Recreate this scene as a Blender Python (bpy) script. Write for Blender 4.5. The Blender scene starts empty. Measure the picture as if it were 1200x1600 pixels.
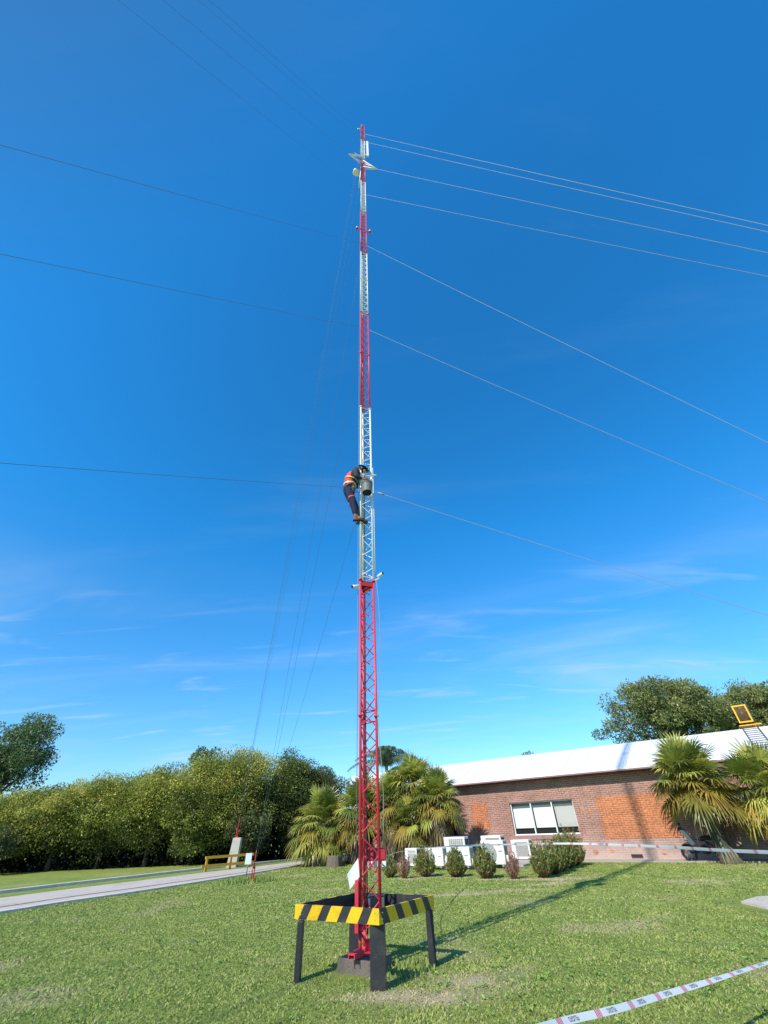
import bpy, math, random
import numpy as np
from mathutils import Vector, Matrix, noise
R = math.radians
C = bpy.context.scene.collection
rnd = random.Random(7)
rng = np.random.default_rng(11)

# ------------------------------------------------------------------ helpers
def tag(o, label=None, cat=None, group=None, kind=None):
    if label: o['label'] = label
    if cat: o['category'] = cat
    if group: o['group'] = group
    if kind: o['kind'] = kind
    return o

def empty(name, loc=(0, 0, 0), rotz=0):
    o = bpy.data.objects.new(name, None); C.objects.link(o)
    o.location = loc; o.rotation_euler = (0, 0, rotz); o.empty_display_size = .2
    return o

def link(name, me, mat=None, parent=None, loc=None, rotz=0):
    o = bpy.data.objects.new(name, me); C.objects.link(o)
    if mat is not None:
        for m in (mat if isinstance(mat, (list, tuple)) else [mat]): me.materials.append(m)
    if parent is not None: o.parent = parent
    if loc is not None: o.location = loc
    o.rotation_euler = (0, 0, rotz)
    return o

class MB:
    def __init__(s): s.v = []; s.f = []; s.mi = []; s.sm = []; s.m = 0
    def add(s, vs, fs, smooth=False):
        k = len(s.v); s.v += [tuple(v) for v in vs]
        for f in fs: s.f.append([i + k for i in f]); s.mi.append(s.m); s.sm.append(smooth)
        return s
    def box(s, a, b, M=None):
        (x0, y0, z0), (x1, y1, z1) = a, b
        vs = [(x0, y0, z0), (x1, y0, z0), (x1, y1, z0), (x0, y1, z0), (x0, y0, z1), (x1, y0, z1), (x1, y1, z1), (x0, y1, z1)]
        if M is not None: vs = [M @ Vector(v) for v in vs]
        return s.add(vs, [(0, 3, 2, 1), (4, 5, 6, 7), (0, 1, 5, 4), (1, 2, 6, 5), (2, 3, 7, 6), (3, 0, 4, 7)])
    def tube(s, p, q, r, r2=None, n=8, cap=True, smooth=True):
        p, q = Vector(p), Vector(q); r2 = r if r2 is None else r2
        return s.path([p, q], [r, r2], n, cap, smooth)
    def path(s, pts, rad, n=8, cap=True, smooth=True):
        pts = [Vector(p) for p in pts]
        if not isinstance(rad, (list, tuple)): rad = [rad] * len(pts)
        k = len(s.v); up = None
        for i, p in enumerate(pts):
            d = (pts[min(i + 1, len(pts) - 1)] - pts[max(i - 1, 0)])
            if d.length < 1e-9: d = Vector((0, 0, 1))
            d.normalize()
            if up is None:
                up = Vector((0, 0, 1)) if abs(d.z) < .9 else Vector((1, 0, 0))
            a = d.cross(up)
            if a.length < 1e-4: a = d.cross(Vector((0, 1, 0)))
            a.normalize(); b = a.cross(d).normalized(); up = b
            for j in range(n):
                t = 2 * math.pi * j / n
                s.v.append(tuple(p + a * (rad[i] * math.cos(t)) + b * (rad[i] * math.sin(t))))
        for i in range(len(pts) - 1):
            for j in range(n):
                j2 = (j + 1) % n
                s.f.append([k + i * n + j, k + i * n + j2, k + (i + 1) * n + j2, k + (i + 1) * n + j]); s.mi.append(s.m); s.sm.append(smooth)
        if cap:
            s.f.append([k + j for j in range(n)][::-1]); s.mi.append(s.m); s.sm.append(False)
            e = k + (len(pts) - 1) * n
            s.f.append([e + j for j in range(n)]); s.mi.append(s.m); s.sm.append(False)
        return s
    def prism(s, poly, z0, z1, M=None):
        n = len(poly); vs = [(x, y, z0) for x, y in poly] + [(x, y, z1) for x, y in poly]
        if M is not None: vs = [M @ Vector(v) for v in vs]
        fs = [list(range(n))[::-1], [n + i for i in range(n)]] + [[i, (i + 1) % n, n + (i + 1) % n, n + i] for i in range(n)]
        return s.add(vs, fs)
    def ball(s, c, r, sx=1, sy=1, sz=1, n=12, m=8):
        k = len(s.v); c = Vector(c)
        vs = [(c.x, c.y, c.z - r * sz)]
        for i in range(1, m):
            t = math.pi * i / m
            for j in range(n):
                a = 2 * math.pi * j / n
                vs.append((c.x + r * sx * math.sin(t) * math.cos(a), c.y + r * sy * math.sin(t) * math.sin(a), c.z - r * sz * math.cos(t)))
        vs.append((c.x, c.y, c.z + r * sz)); fs = []
        for j in range(n): fs.append((0, 1 + (j + 1) % n, 1 + j))
        for i in range(m - 2):
            for j in range(n):
                a = 1 + i * n + j; b = 1 + i * n + (j + 1) % n; fs.append((a, b, b + n, a + n))
        e = 1 + (m - 2) * n; L = len(vs) - 1
        for j in range(n): fs.append((e + j, e + (j + 1) % n, L))
        return s.add(vs, fs, True)
    def mesh(s, name):
        me = bpy.data.meshes.new(name); me.from_pydata(s.v, [], s.f)
        me.polygons.foreach_set('material_index', s.mi); me.polygons.foreach_set('use_smooth', s.sm); me.update()
        return me
    def build(s, name, mat=None, parent=None, loc=None, rotz=0, bevel=0):
        o = link(name, s.mesh(name), mat, parent, loc, rotz)
        if bevel:
            b = o.modifiers.new('bevel', 'BEVEL'); b.width = bevel; b.segments = 2; b.limit_method = 'ANGLE'
        return o

# ------------------------------------------------------------------ materials
def newmat(name):
    m = bpy.data.materials.new(name); m.use_nodes = True
    nt = m.node_tree; return m, nt, nt.nodes, nt.links, nt.nodes['Principled BSDF']

def surf(name, col, rough=.6, var=.15, scale=8, bump=.0, bscale=60, metal=0, dirt=None, dscale=2.5, damt=.5, spec=.5, coord='Object'):
    m, nt, N, L, P = newmat(name)
    tc = N.new('ShaderNodeTexCoord'); nz = N.new('ShaderNodeTexNoise'); nz.inputs['Scale'].default_value = scale; nz.inputs['Detail'].default_value = 6
    L.new(tc.outputs[coord], nz.inputs['Vector'])
    mx = N.new('ShaderNodeMix'); mx.data_type = 'RGBA'
    mx.inputs[6].default_value = (*[c * (1 - var) for c in col], 1); mx.inputs[7].default_value = (*[min(1, c * (1 + var)) for c in col], 1)
    L.new(nz.outputs['Fac'], mx.inputs[0]); out = mx.outputs[2]
    if dirt is not None:
        n2 = N.new('ShaderNodeTexNoise'); n2.inputs['Scale'].default_value = dscale; n2.inputs['Detail'].default_value = 8; n2.inputs['Roughness'].default_value = .7
        L.new(tc.outputs[coord], n2.inputs['Vector'])
        cr = N.new('ShaderNodeMapRange'); cr.inputs[1].default_value = .5; cr.inputs[2].default_value = .75; cr.inputs[4].default_value = damt
        L.new(n2.outputs['Fac'], cr.inputs[0]); m2 = N.new('ShaderNodeMix'); m2.data_type = 'RGBA'
        L.new(cr.outputs[0], m2.inputs[0]); L.new(out, m2.inputs[6]); m2.inputs[7].default_value = (*dirt, 1); out = m2.outputs[2]
    L.new(out, P.inputs['Base Color']); P.inputs['Roughness'].default_value = rough; P.inputs['Metallic'].default_value = metal
    P.inputs['Specular IOR Level'].default_value = spec
    if bump:
        n3 = N.new('ShaderNodeTexNoise'); n3.inputs['Scale'].default_value = bscale; n3.inputs['Detail'].default_value = 5; L.new(tc.outputs[coord], n3.inputs['Vector'])
        b = N.new('ShaderNodeBump'); b.inputs['Strength'].default_value = bump; b.inputs['Distance'].default_value = .02
        L.new(n3.outputs['Fac'], b.inputs['Height']); L.new(b.outputs[0], P.inputs['Normal'])
    return m

def leafmat(name, trans=.3, rough=.45, spec=.4):
    m, nt, N, L, P = newmat(name)
    at = N.new('ShaderNodeAttribute'); at.attribute_name = 'tint'
    L.new(at.outputs['Color'], P.inputs['Base Color']); P.inputs['Roughness'].default_value = rough; P.inputs['Specular IOR Level'].default_value = spec
    tr = N.new('ShaderNodeBsdfTranslucent'); L.new(at.outputs['Color'], tr.inputs['Color'])
    mx = N.new('ShaderNodeMixShader'); mx.inputs[0].default_value = trans
    L.new(P.outputs[0], mx.inputs[1]); L.new(tr.outputs[0], mx.inputs[2]); L.new(mx.outputs[0], N['Material Output'].inputs['Surface'])
    return m

LEAF = leafmat('leaf'); PALM = leafmat('palm_leaf', .32, .38, .5); GRASS = leafmat('grass_blade', .15, .6, .2)

def npmesh(name, V, F, tint=None, smooth=False):
    """V (n,3), F (m,k) same-size faces, tint (n,3) per vertex"""
    me = bpy.data.meshes.new(name); k = F.shape[1]
    me.vertices.add(len(V)); me.vertices.foreach_set('co', V.astype(np.float32).ravel())
    me.loops.add(F.size); me.loops.foreach_set('vertex_index', F.astype(np.int32).ravel())
    me.polygons.add(len(F)); me.polygons.foreach_set('loop_start', np.arange(0, F.size, k, dtype=np.int32))
    try: me.polygons.foreach_set('loop_total', np.full(len(F), k, dtype=np.int32))
    except Exception: pass
    if smooth: me.polygons.foreach_set('use_smooth', np.ones(len(F), dtype=bool))
    me.update(calc_edges=True)
    if tint is not None:
        a = me.attributes.new('tint', 'FLOAT_COLOR', 'POINT')
        c = np.ones((len(V), 4), np.float32); c[:, :3] = np.clip(tint, 0, 1); a.data.foreach_set('color', c.ravel())
    return me

def unit(a): return a / np.maximum(np.linalg.norm(a, axis=-1, keepdims=True), 1e-9)

def leaf_quads(P, D, S, W, tint, nrm=None):
    """rhombus leaves: base P, direction D, length S, width W"""
    n = len(P); D = unit(D)
    r = rng.normal(size=(n, 3)) if nrm is None else nrm + rng.normal(size=(n, 3)) * .5
    Wd = unit(np.cross(D, r)); N_ = np.cross(Wd, D)
    S = S[:, None]; W = W[:, None]
    v = np.stack([P, P + D * S * .5 + Wd * W * .5 + N_ * S * .06, P + D * S, P + D * S * .5 - Wd * W * .5 + N_ * S * .06], 1).reshape(-1, 3)
    f = np.arange(n * 4).reshape(n, 4)
    return v, f, np.repeat(tint, 4, 0)

def crown_leaves(clumps, per, size, pal, droop=.0, out=.6, asp=.45, vert=0., tn=.18):
    """clumps: array of (x,y,z,rx,ry,rz,tone). leaves concentrated near each clump's shell"""
    Ps = []; Ds = []; Ss = []; Ts = []; pal = np.array(pal)
    for c in clumps:
        n = int(per * rng.uniform(.8, 1.2)); d = unit(rng.normal(size=(n, 3)))
        rr = rng.uniform(.35, 1.08, n) ** .6
        p = c[:3] + d * rr[:, None] * c[3:6]
        Ps.append(p); dd = d * out + rng.normal(size=(n, 3)) * .6; dd[:, 2] += vert - droop; Ds.append(dd)
        Ss.append(size * rng.uniform(.6, 1.35, n))
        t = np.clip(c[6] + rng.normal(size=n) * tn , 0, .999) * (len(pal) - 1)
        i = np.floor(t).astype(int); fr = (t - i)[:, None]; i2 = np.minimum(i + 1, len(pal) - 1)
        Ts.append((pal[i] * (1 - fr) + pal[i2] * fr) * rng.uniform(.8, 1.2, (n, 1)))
    P = np.concatenate(Ps); D = np.concatenate(Ds); S = np.concatenate(Ss); T = np.concatenate(Ts)
    return leaf_quads(P, D, S, S * asp, T)

# ------------------------------------------------------------------ camera
cam = bpy.data.cameras.new('camera'); co = bpy.data.objects.new('camera', cam); C.objects.link(co)
pch, rl = .6593, -.0432
Fw = Vector((0, math.cos(pch), math.sin(pch))); U = Vector((0, -math.sin(pch), math.cos(pch))); X = Vector((1, 0, 0))
X2 = X * math.cos(rl) + U * math.sin(rl); U2 = -X * math.sin(rl) + U * math.cos(rl)
co.matrix_world = Matrix(((X2.x, U2.x, -Fw.x, 0), (X2.y, U2.y, -Fw.y, 0), (X2.z, U2.z, -Fw.z, 1.48), (0, 0, 0, 1)))
cam.sensor_fit = 'VERTICAL'; cam.sensor_height = 24; cam.lens = 636.16 / 1600 * 24; cam.clip_start = .05; cam.clip_end = 3000
sc = bpy.context.scene; sc.camera = co
sc.view_settings.view_transform = 'Standard'; sc.view_settings.look = 'None'; sc.view_settings.exposure = 0

# ------------------------------------------------------------------ light
SAZ, SEL = 233, 39.5                      # direction towards the sun (math azimuth)
sd = Vector((math.cos(R(SAZ)) * math.cos(R(SEL)), math.sin(R(SAZ)) * math.cos(R(SEL)), math.sin(R(SEL))))
sl = bpy.data.lights.new('sun', 'SUN'); sl.energy = 5.0; sl.angle = R(.53); sl.color = (1, .94, .83)
so = bpy.data.objects.new('sun', sl); C.objects.link(so); so.rotation_euler = sd.to_track_quat('Z', 'Y').to_euler()
w = bpy.data.worlds.new('World'); sc.world = w; w.use_nodes = True; N, L = w.node_tree.nodes, w.node_tree.links
bg = N['Background']; sky = N.new('ShaderNodeTexSky'); sky.sky_type = 'NISHITA'; sky.sun_disc = False
sky.sun_elevation = R(SEL); sky.sun_rotation = R(90 - SAZ) % (2 * math.pi); sky.air_density = 1.0; sky.dust_density = .3; sky.ozone_density = 2.2
bg.inputs['Strength'].default_value = .15
hs = N.new('ShaderNodeHueSaturation'); hs.inputs['Saturation'].default_value = 1.12; hs.inputs['Value'].default_value = 1.35
L.new(sky.outputs[0], hs.inputs['Color'])
tint = N.new('ShaderNodeMix'); tint.data_type = 'RGBA'; tint.blend_type = 'MULTIPLY'; tint.inputs[0].default_value = 1; tint.inputs[7].default_value = (.5, 1.0, 1.12, 1)
L.new(hs.outputs[0], tint.inputs[6])
# thin cirrus: noise laid out on a flat layer high above (x/z, y/z)
tc = N.new('ShaderNodeTexCoord'); sp = N.new('ShaderNodeSeparateXYZ'); L.new(tc.outputs['Generated'], sp.inputs[0])
def mth(op, a, b=None, c=None):
    n = N.new('ShaderNodeMath'); n.operation = op
    for i, q in enumerate((a, b, c)):
        if q is None: continue
        if isinstance(q, (int, float)): n.inputs[i].default_value = q
        else: L.new(q, n.inputs[i])
    return n.outputs[0]
zc = mth('ADD', mth('MAXIMUM', sp.outputs[2], 0.0), .08)
cx = mth('DIVIDE', sp.outputs[0], zc); cy = mth('DIVIDE', sp.outputs[1], zc)
cv = N.new('ShaderNodeCombineXYZ'); L.new(cx, cv.inputs[0]); L.new(cy, cv.inputs[1])
def cloud(rot, scl, nscale, lo, hi, seed, dist=1.2):
    mp = N.new('ShaderNodeMapping'); mp.inputs['Rotation'].default_value = (0, 0, R(rot)); mp.inputs['Scale'].default_value = (*scl, 1); mp.inputs['Location'].default_value = (seed, seed * 1.7, 0)
    L.new(cv.outputs[0], mp.inputs[0]); nz = N.new('ShaderNodeTexNoise'); nz.inputs['Scale'].default_value = nscale; nz.inputs['Detail'].default_value = 9
    nz.inputs['Roughness'].default_value = .55; nz.inputs['Distortion'].default_value = dist; L.new(mp.outputs[0], nz.inputs['Vector'])
    mr = N.new('ShaderNodeMapRange'); mr.interpolation_type = 'SMOOTHSTEP'; mr.inputs[1].default_value = lo; mr.inputs[2].default_value = hi; L.new(nz.outputs['Fac'], mr.inputs[0]); return mr.outputs[0]
zt_r = N.new('ShaderNodeMapRange'); zt_r.inputs[1].default_value = .0; zt_r.inputs[2].default_value = .55; L.new(sp.outputs[2], zt_r.inputs[0])
tm_ = N.new('ShaderNodeMix'); tm_.data_type = 'RGBA'; L.new(zt_r.outputs[0], tm_.inputs[0]); tm_.inputs[6].default_value = (.52, .72, .90, 1); tm_.inputs[7].default_value = (.17, .98, 1.33, 1); vd = N.new('ShaderNodeVectorMath'); vd.operation = 'DOT_PRODUCT'; L.new(tc.outputs['Generated'], vd.inputs[0]); vd.inputs[1].default_value = tuple(sd)
sr_ = N.new('ShaderNodeMapRange'); sr_.interpolation_type = 'SMOOTHSTEP'; sr_.inputs[1].default_value = .50; sr_.inputs[2].default_value = .98; L.new(vd.outputs['Value'], sr_.inputs[0])
tn_ = N.new('ShaderNodeMix'); tn_.data_type = 'RGBA'; L.new(sr_.outputs[0], tn_.inputs[0]); L.new(tm_.outputs[2], tn_.inputs[6]); tn_.inputs[7].default_value = (.30, .55, .66, 1); L.new(tn_.outputs[2], tint.inputs[7])
low = N.new('ShaderNodeMapRange'); low.interpolation_type = 'SMOOTHSTEP'; low.inputs[1].default_value = .52; low.inputs[2].default_value = .22; L.new(sp.outputs[2], low.inputs[0])
c1 = mth('MULTIPLY', cloud(12, (.45, .8), .8, .46, .85, 3.1), mth('MULTIPLY_ADD', low.outputs[0], .5, .0))
c2 = mth('MULTIPLY', cloud(-12, (.45, 1.6), 2.6, .54, .82, 8.4, .7), mth('MULTIPLY_ADD', low.outputs[0], .55, .0))
c3 = mth('MULTIPLY', cloud(68, (.5, 2.2), .9, .5, .85, 5.5, .4), .13)
cl = mth('MINIMUM', mth('ADD', mth('ADD', c1, c2), c3), .7)
cm = N.new('ShaderNodeMix'); cm.data_type = 'RGBA'; L.new(cl, cm.inputs[0]); L.new(tint.outputs[2], cm.inputs[6]); cm.inputs[7].default_value = (4.2, 5.3, 6.3, 1)
L.new(cm.outputs[2], bg.inputs['Color'])

# ------------------------------------------------------------------ ground
def fbm(x, y, s, seed=0): return noise.fractal(Vector((x * s + seed, y * s - seed, seed)), 1, 2, 4)
# the road's two edges and the path
near = [(-14.5, 8), (-12.2, 12.2), (-10.91, 15.17), (-10.28, 16.87), (-9.25, 18.84), (-8.16, 21.38), (-6.9, 24.76), (-5.7, 28.5), (-4.6, 31.6), (-2.6, 34.1), (1, 36.5), (6, 38.6)]
far = [(-22, 9.5), (-18, 15.9), (-15.5, 21.1), (-14.48, 23.36), (-12.99, 25.98), (-10.86, 29.92), (-8.8, 32.6), (-6.6, 35.6), (-4.2, 38.3), (-1, 40.2), (2.6, 41.9), (7, 43.6)]
def interp(poly, t):
    t = max(0, min(t, len(poly) - 1.001)); i = int(t); f = t - i
    return Vector((poly[i][0] * (1 - f) + poly[i + 1][0] * f, poly[i][1] * (1 - f) + poly[i + 1][1] * f, 0))
def crv(poly, t):
    n = len(poly); i = int(max(0, min(t, n - 1.0001))); f = t - i
    p = [Vector((*poly[max(0, min(n - 1, i + k))], 0)) for k in (-1, 0, 1, 2)]
    return .5 * ((2 * p[1]) + (p[2] - p[0]) * f + (2 * p[0] - 5 * p[1] + 4 * p[2] - p[3]) * f * f + (3 * p[1] - p[0] - 3 * p[2] + p[3]) * f ** 3)
NP = len(near)
nd = np.array([crv(near, k * .1) for k in range((NP - 1) * 10)]); fd = np.array([crv(far, k * .1) for k in range((NP - 1) * 10)])
A = Vector((.8165, -.5774, 0)); Nn = Vector((.5774, .8165, 0)); P0 = Vector((8.51, 24.66, 0))
MX, MY = -.47, 8.08
dryspots = [(-.1, 6.85, .55, .22), (.35, 6.75, .5, .25), (.75, 7.3, .35, .3), (.1, 7.6, .25, .15), (.91, 20.0, .4, .3), (2.03, 19.5, .4, .3), (2.89, 18.4, .45, .3), (.17, 19.7, .4, .3), (3.74, 17.95, .4, .3), (4.7, 17.8, .9, .35), (5.3, 17.5, .9, .3), (1.5, 14.9, 1.3, .22), (2.9, 15.3, 1.2, .2), (.1, 15.0, .8, .15), (4.3, 16.3, .9, .2), (9.4, 12.8, .35, .12), (-.95, 4.9, .5, .18), (1.9, 4.6, .6, .2), (1.2, 5.2, .5, .18), (3.2, 5.2, .7, .2)]
def dry(x, y):
    v = 0
    for a, b, rx, ry in dryspots:
        d = ((x - a) / rx) ** 2 + ((y - b) / ry) ** 2
        if d < 4: v = max(v, math.exp(-d * 1.1))
    v = v * (1.0 + .9 * fbm(x, y, 5, 2))
    v += max(0, fbm(x, y, .55, 4) - .28) * .9
    return max(0, min(1, v))
gx = np.unique(np.concatenate([np.arange(-9, 12, .12), np.arange(-30, 35, 1.0), np.array([-900, -400, -200, -100, -60, -40, 45, 60, 100, 200, 400, 900])]))
gy = np.unique(np.concatenate([np.arange(2, 22, .12), np.arange(-14, 60, 1.0), np.array([-300, -100, -50, -25, 70, 90, 130, 200, 400, 900])]))
GX, GY = np.meshgrid(gx, gy); nx, ny = len(gx), len(gy)
V = np.stack([GX.ravel(), GY.ravel(), np.zeros(nx * ny)], 1)
ii = (np.arange(ny - 1)[:, None] * nx + np.arange(nx - 1)[None, :]).ravel(); F = np.stack([ii, ii + 1, ii + 1 + nx, ii + nx], 1)
dr = np.array([dry(a, b) if (abs(a) < 40 and -5 < b < 60) else 0 for a, b in V[:, :2]])
me = npmesh('lawn', V, F, np.stack([dr, dr, dr], 1))
m, nt, N, L, P = newmat('lawn_ground')
tcn = N.new('ShaderNodeTexCoord')
def nzz(scale, det=6, rough=.6, vec=None):
    n = N.new('ShaderNodeTexNoise'); n.inputs['Scale'].default_value = scale; n.inputs['Detail'].default_value = det; n.inputs['Roughness'].default_value = rough
    L.new(vec or tcn.outputs['Object'], n.inputs['Vector']); return n.outputs['Fac']
def ramp(fac, stops):
    r = N.new('ShaderNodeValToRGB'); L.new(fac, r.inputs[0]); e = r.color_ramp.elements
    e[0].position, e[0].color = stops[0][0], (*stops[0][1], 1); e[1].position, e[1].color = stops[-1][0], (*stops[-1][1], 1)
    for p, c in stops[1:-1]: q = e.new(p); q.color = (*c, 1)
    return r.outputs[0]
def mixc(f, a, b, bt='MIX'):
    x = N.new('ShaderNodeMix'); x.data_type = 'RGBA'; x.blend_type = bt
    if isinstance(f, float): x.inputs[0].default_value = f
    else: L.new(f, x.inputs[0])
    for i, q in ((6, a), (7, b)):
        if isinstance(q, tuple): x.inputs[i].default_value = (*q, 1)
        else: L.new(q, x.inputs[i])
    return x.outputs[2]
base = ramp(nzz(1.1, 8, .65), [(.3, (.21, .28, .065)), (.5, (.29, .345, .085)), (.7, (.37, .39, .125))])
fine = ramp(nzz(60, 8, .8), [(.33, (.45, .5, .4)), (.5, (1, 1, 1)), (.68, (1.5, 1.45, 1.35))])
c = mixc(1.0, base, fine, 'MULTIPLY')
mid = ramp(nzz(7, 7, .75), [(.35, (.85, .89, .83)), (.65, (1.14, 1.1, 1.06))]); c = mixc(1.0, c, mid, 'MULTIPLY')
big = ramp(nzz(.22, 4, .5), [(.35, (.86, .95, .85)), (.65, (1.1, 1.04, 1.0))]); c = mixc(1.0, c, big, 'MULTIPLY')
at = N.new('ShaderNodeAttribute'); at.attribute_name = 'tint'
c = mixc(at.outputs['Fac'], c, mixc(1.0, (.62, .50, .32), fine, 'MULTIPLY'))
L.new(c, P.inputs['Base Color']); P.inputs['Roughness'].default_value = .85; P.inputs['Specular IOR Level'].default_value = .15
b = N.new('ShaderNodeBump'); b.inputs['Strength'].default_value = .9; b.inputs['Distance'].default_value = .04; L.new(nzz(30, 6, .8), b.inputs['Height']); L.new(b.outputs[0], P.inputs['Normal'])
tag(link('lawn', me, m), kind='structure')

# grass blades (short coarse lawn)
def onroad(x, y):
    d2 = (nd[:, 0][None] - x[:, None]) ** 2 + (nd[:, 1][None] - y[:, None]) ** 2; i = d2.argmin(1)
    j = np.minimum(i + 1, len(nd) - 1); i0 = np.maximum(j - 1, 0); t = nd[j] - nd[i0]
    return (t[:, 0] * (y - nd[i0][:, 1]) - t[:, 1] * (x - nd[i0][:, 0])) > 0
n = 780000
yy = 3.0 + (31) * rng.uniform(0, 1, n) ** 1.25
xx = rng.uniform(-1.05, 1.05, n) * (yy + .5)
q1 = (xx - P0.x) * Nn.x + (yy - P0.y) * Nn.y
s1 = (xx - P0.x) * A.x + (yy - P0.y) * A.y
keep = ~((q1 > -1.15) & (s1 > -1.5)) & ~((q1 > -3.75) & (s1 < -1.5) & (s1 > -9.3)) & (q1 < 0)
keep &= ~onroad(xx, yy)
keep &= ~((abs(xx - MX) < .48) & (abs(yy - MY) < .5))
keep &= ~((xx > 6.62) & (xx < 8.6) & (yy > 10.45) & (yy < 12.3))
xx, yy = xx[keep], yy[keep]
dv = np.array([dry(a, b) for a, b in zip(xx[::1], yy[::1])]) if len(xx) < 800000 else np.zeros(len(xx))
tuft = np.array([noise.noise(Vector((a * 1.7, b * 1.7, 3))) + .6 * noise.noise(Vector((a * 11, b * 11, 9))) for a, b in zip(xx, yy)])
k2 = rng.uniform(0, 1, len(xx)) > dv * .75
xx, yy, dv, tuft = xx[k2], yy[k2], dv[k2], tuft[k2]; n = len(xx)
h = (.010 + .012 * np.clip(tuft + .2, 0, 1)) * rng.uniform(.5, 1.5, n) * (1 + yy * .012)
wd = (.0026 + .0009 * yy) * rng.uniform(.7, 1.4, n)
an = rng.uniform(0, 2 * np.pi, n); lean = rng.normal(size=(n, 2)) * .75
p = np.stack([xx, yy, np.zeros(n)], 1); sdv = np.stack([np.cos(an), np.sin(an), np.zeros(n)], 1) * wd[:, None]
tip = p + np.stack([lean[:, 0] * h, lean[:, 1] * h, h], 1)
V = np.stack([p - sdv, p + sdv, tip], 1).reshape(-1, 3); F = np.arange(3 * n).reshape(-1, 3)
g1 = np.array([.235, .32, .075]); g2 = np.array([.47, .53, .15]); g3 = np.array([.62, .52, .30])
t = np.clip(.38 + tuft * .45 + rng.normal(size=n) * .25, 0, 1)[:, None]; colr = g1 * (1 - t) + g2 * t
s_ = np.clip(dv * 1.2 + (rng.uniform(0, 1, n) < .07), 0, 1)[:, None]; colr = colr * (1 - s_) + g3 * s_
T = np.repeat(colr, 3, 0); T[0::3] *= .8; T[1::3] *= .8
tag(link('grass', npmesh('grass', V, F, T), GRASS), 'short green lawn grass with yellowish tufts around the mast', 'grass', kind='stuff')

# ------------------------------------------------------------------ road
road_m = surf('road_concrete', (.58, .50, .42), .9, .16, 1.5, .35, 90, dirt=(.33, .25, .21), dscale=.9, damt=.55)
kerb_m = surf('kerb_concrete', (.66, .58, .50), .9, .2, 4, .3, 60, dirt=(.3, .27, .24), dscale=3, damt=.6)
def strip(name, f0, f1, z, mat, z1=None, mb=None):
    mb = mb or MB(); T_ = [(NP - 1.001) * k / 150 for k in range(151)]
    rows = []
    for t in T_:
        a = crv(near, t); b_ = crv(far, t); rows.append((a.lerp(b_, f0), a.lerp(b_, f1)))
    if z1 is None:
        vs = [(p.x, p.y, z) for r in rows for p in r]; fs = [(2 * i, 2 * i + 1, 2 * i + 3, 2 * i + 2)[::-1] for i in range(150)]
        mb.add(vs, fs)
    else:
        vs = []
        for a, b_ in rows: vs += [(a.x, a.y, z), (a.x, a.y, z1), (b_.x, b_.y, z1), (b_.x, b_.y, z)]
        fs = []
        for i in range(150):
            k = 4 * i
            for e in range(3): fs.append((k + e, k + 4 + e, k + 5 + e, k + 1 + e))
        mb.add(vs, fs)
    o = mb.build(name, mat); tag(o, kind='structure'); return o
strip('road', .03, .66, .008, road_m)
strip('kerb', -.02, .03, -.05, kerb_m, .05)
strip('kerb', .93, .985, -.05, kerb_m, .09)
# reddish worn line of gravel on the road surface
strip('gravel_line', .2, .235, .012, surf('red_gravel', (.22, .13, .12), .95, .5, 30, .4, 120, dirt=(.58, .50, .42), dscale=5, damt=1))

# ------------------------------------------------------------------ mast
RED = surf('red_paint', (.68, .038, .075), .42, .15, 5, .08, 30, dirt=(.36, .07, .06), dscale=7, damt=.6)
WHT = surf('white_paint', (.82, .82, .80), .4, .04, 5, .03, 30, dirt=(.55, .55, .52), dscale=5, damt=.35)
GALV = surf('galvanised_steel', (.5, .5, .5), .45, .1, 20, metal=.6)
BLK = surf('black_rubber', (.02, .02, .022), .6, .2, 20)
MR = .173
LEGA = [-8, 112, 232]
def legp(k, z, r=MR): a = R(LEGA[k]); return Vector((MX + r * math.cos(a), MY + r * math.sin(a), z))
mast = empty('guyed_mast', (MX, MY, 0)); tag(mast, 'very tall slim lattice mast painted in red and white bands', 'radio mast')
OFF = Vector((-MX, -MY, 0))
def mb_shift(mb, off=OFF): mb.v = [tuple(Vector(v) + off) for v in mb.v]; return mb
zt = [.34] + [6 * k - .18 for k in range(1, 10)]
for i in range(9):
    z0, z1 = zt[i] + .005, zt[i + 1] - .005; mt = RED if i % 2 == 0 else WHT
    br = MB(); step = .25; k = 0; z = z0 + .06
    while z + step < z1:
        for (a, b_), ph in (((0, 1), 0), ((1, 2), 1), ((2, 0), 0)):
            p, q = (a, b_) if (k + ph) % 2 == 0 else (b_, a)
            br.tube(legp(p, z), legp(q, z + step), .0105, n=5, cap=False)
        z += step; k += 1
    for zz in (z0 + .05, z1 - .05, (z0 + z1) / 2 + .09, (z0 + z1) / 2 - .09):
        for a, b_ in ((0, 1), (1, 2), (2, 0)): br.tube(legp(a, zz), legp(b_, zz), .010, n=5, cap=False)
    sec = mb_shift(br).build('lattice_section', mt, mast)
    for k in range(3):
        lg = MB(); lg.tube(legp(k, z0), legp(k, z1), .0235, n=12)
        mb_shift(lg).build('leg', mt, sec)
    for k in range(3):
        for zz in ([z1 - .02] if i == 8 else [z1 - .02, (z0 + z1) / 2]):
            fl = MB(); fl.path([legp(k, zz + d_) for d_ in (-.04, -.012, -.0119, .012)], [.03, .03, .044, .044], 10)
            mb_shift(fl).build('flange', mt, sec)
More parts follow.
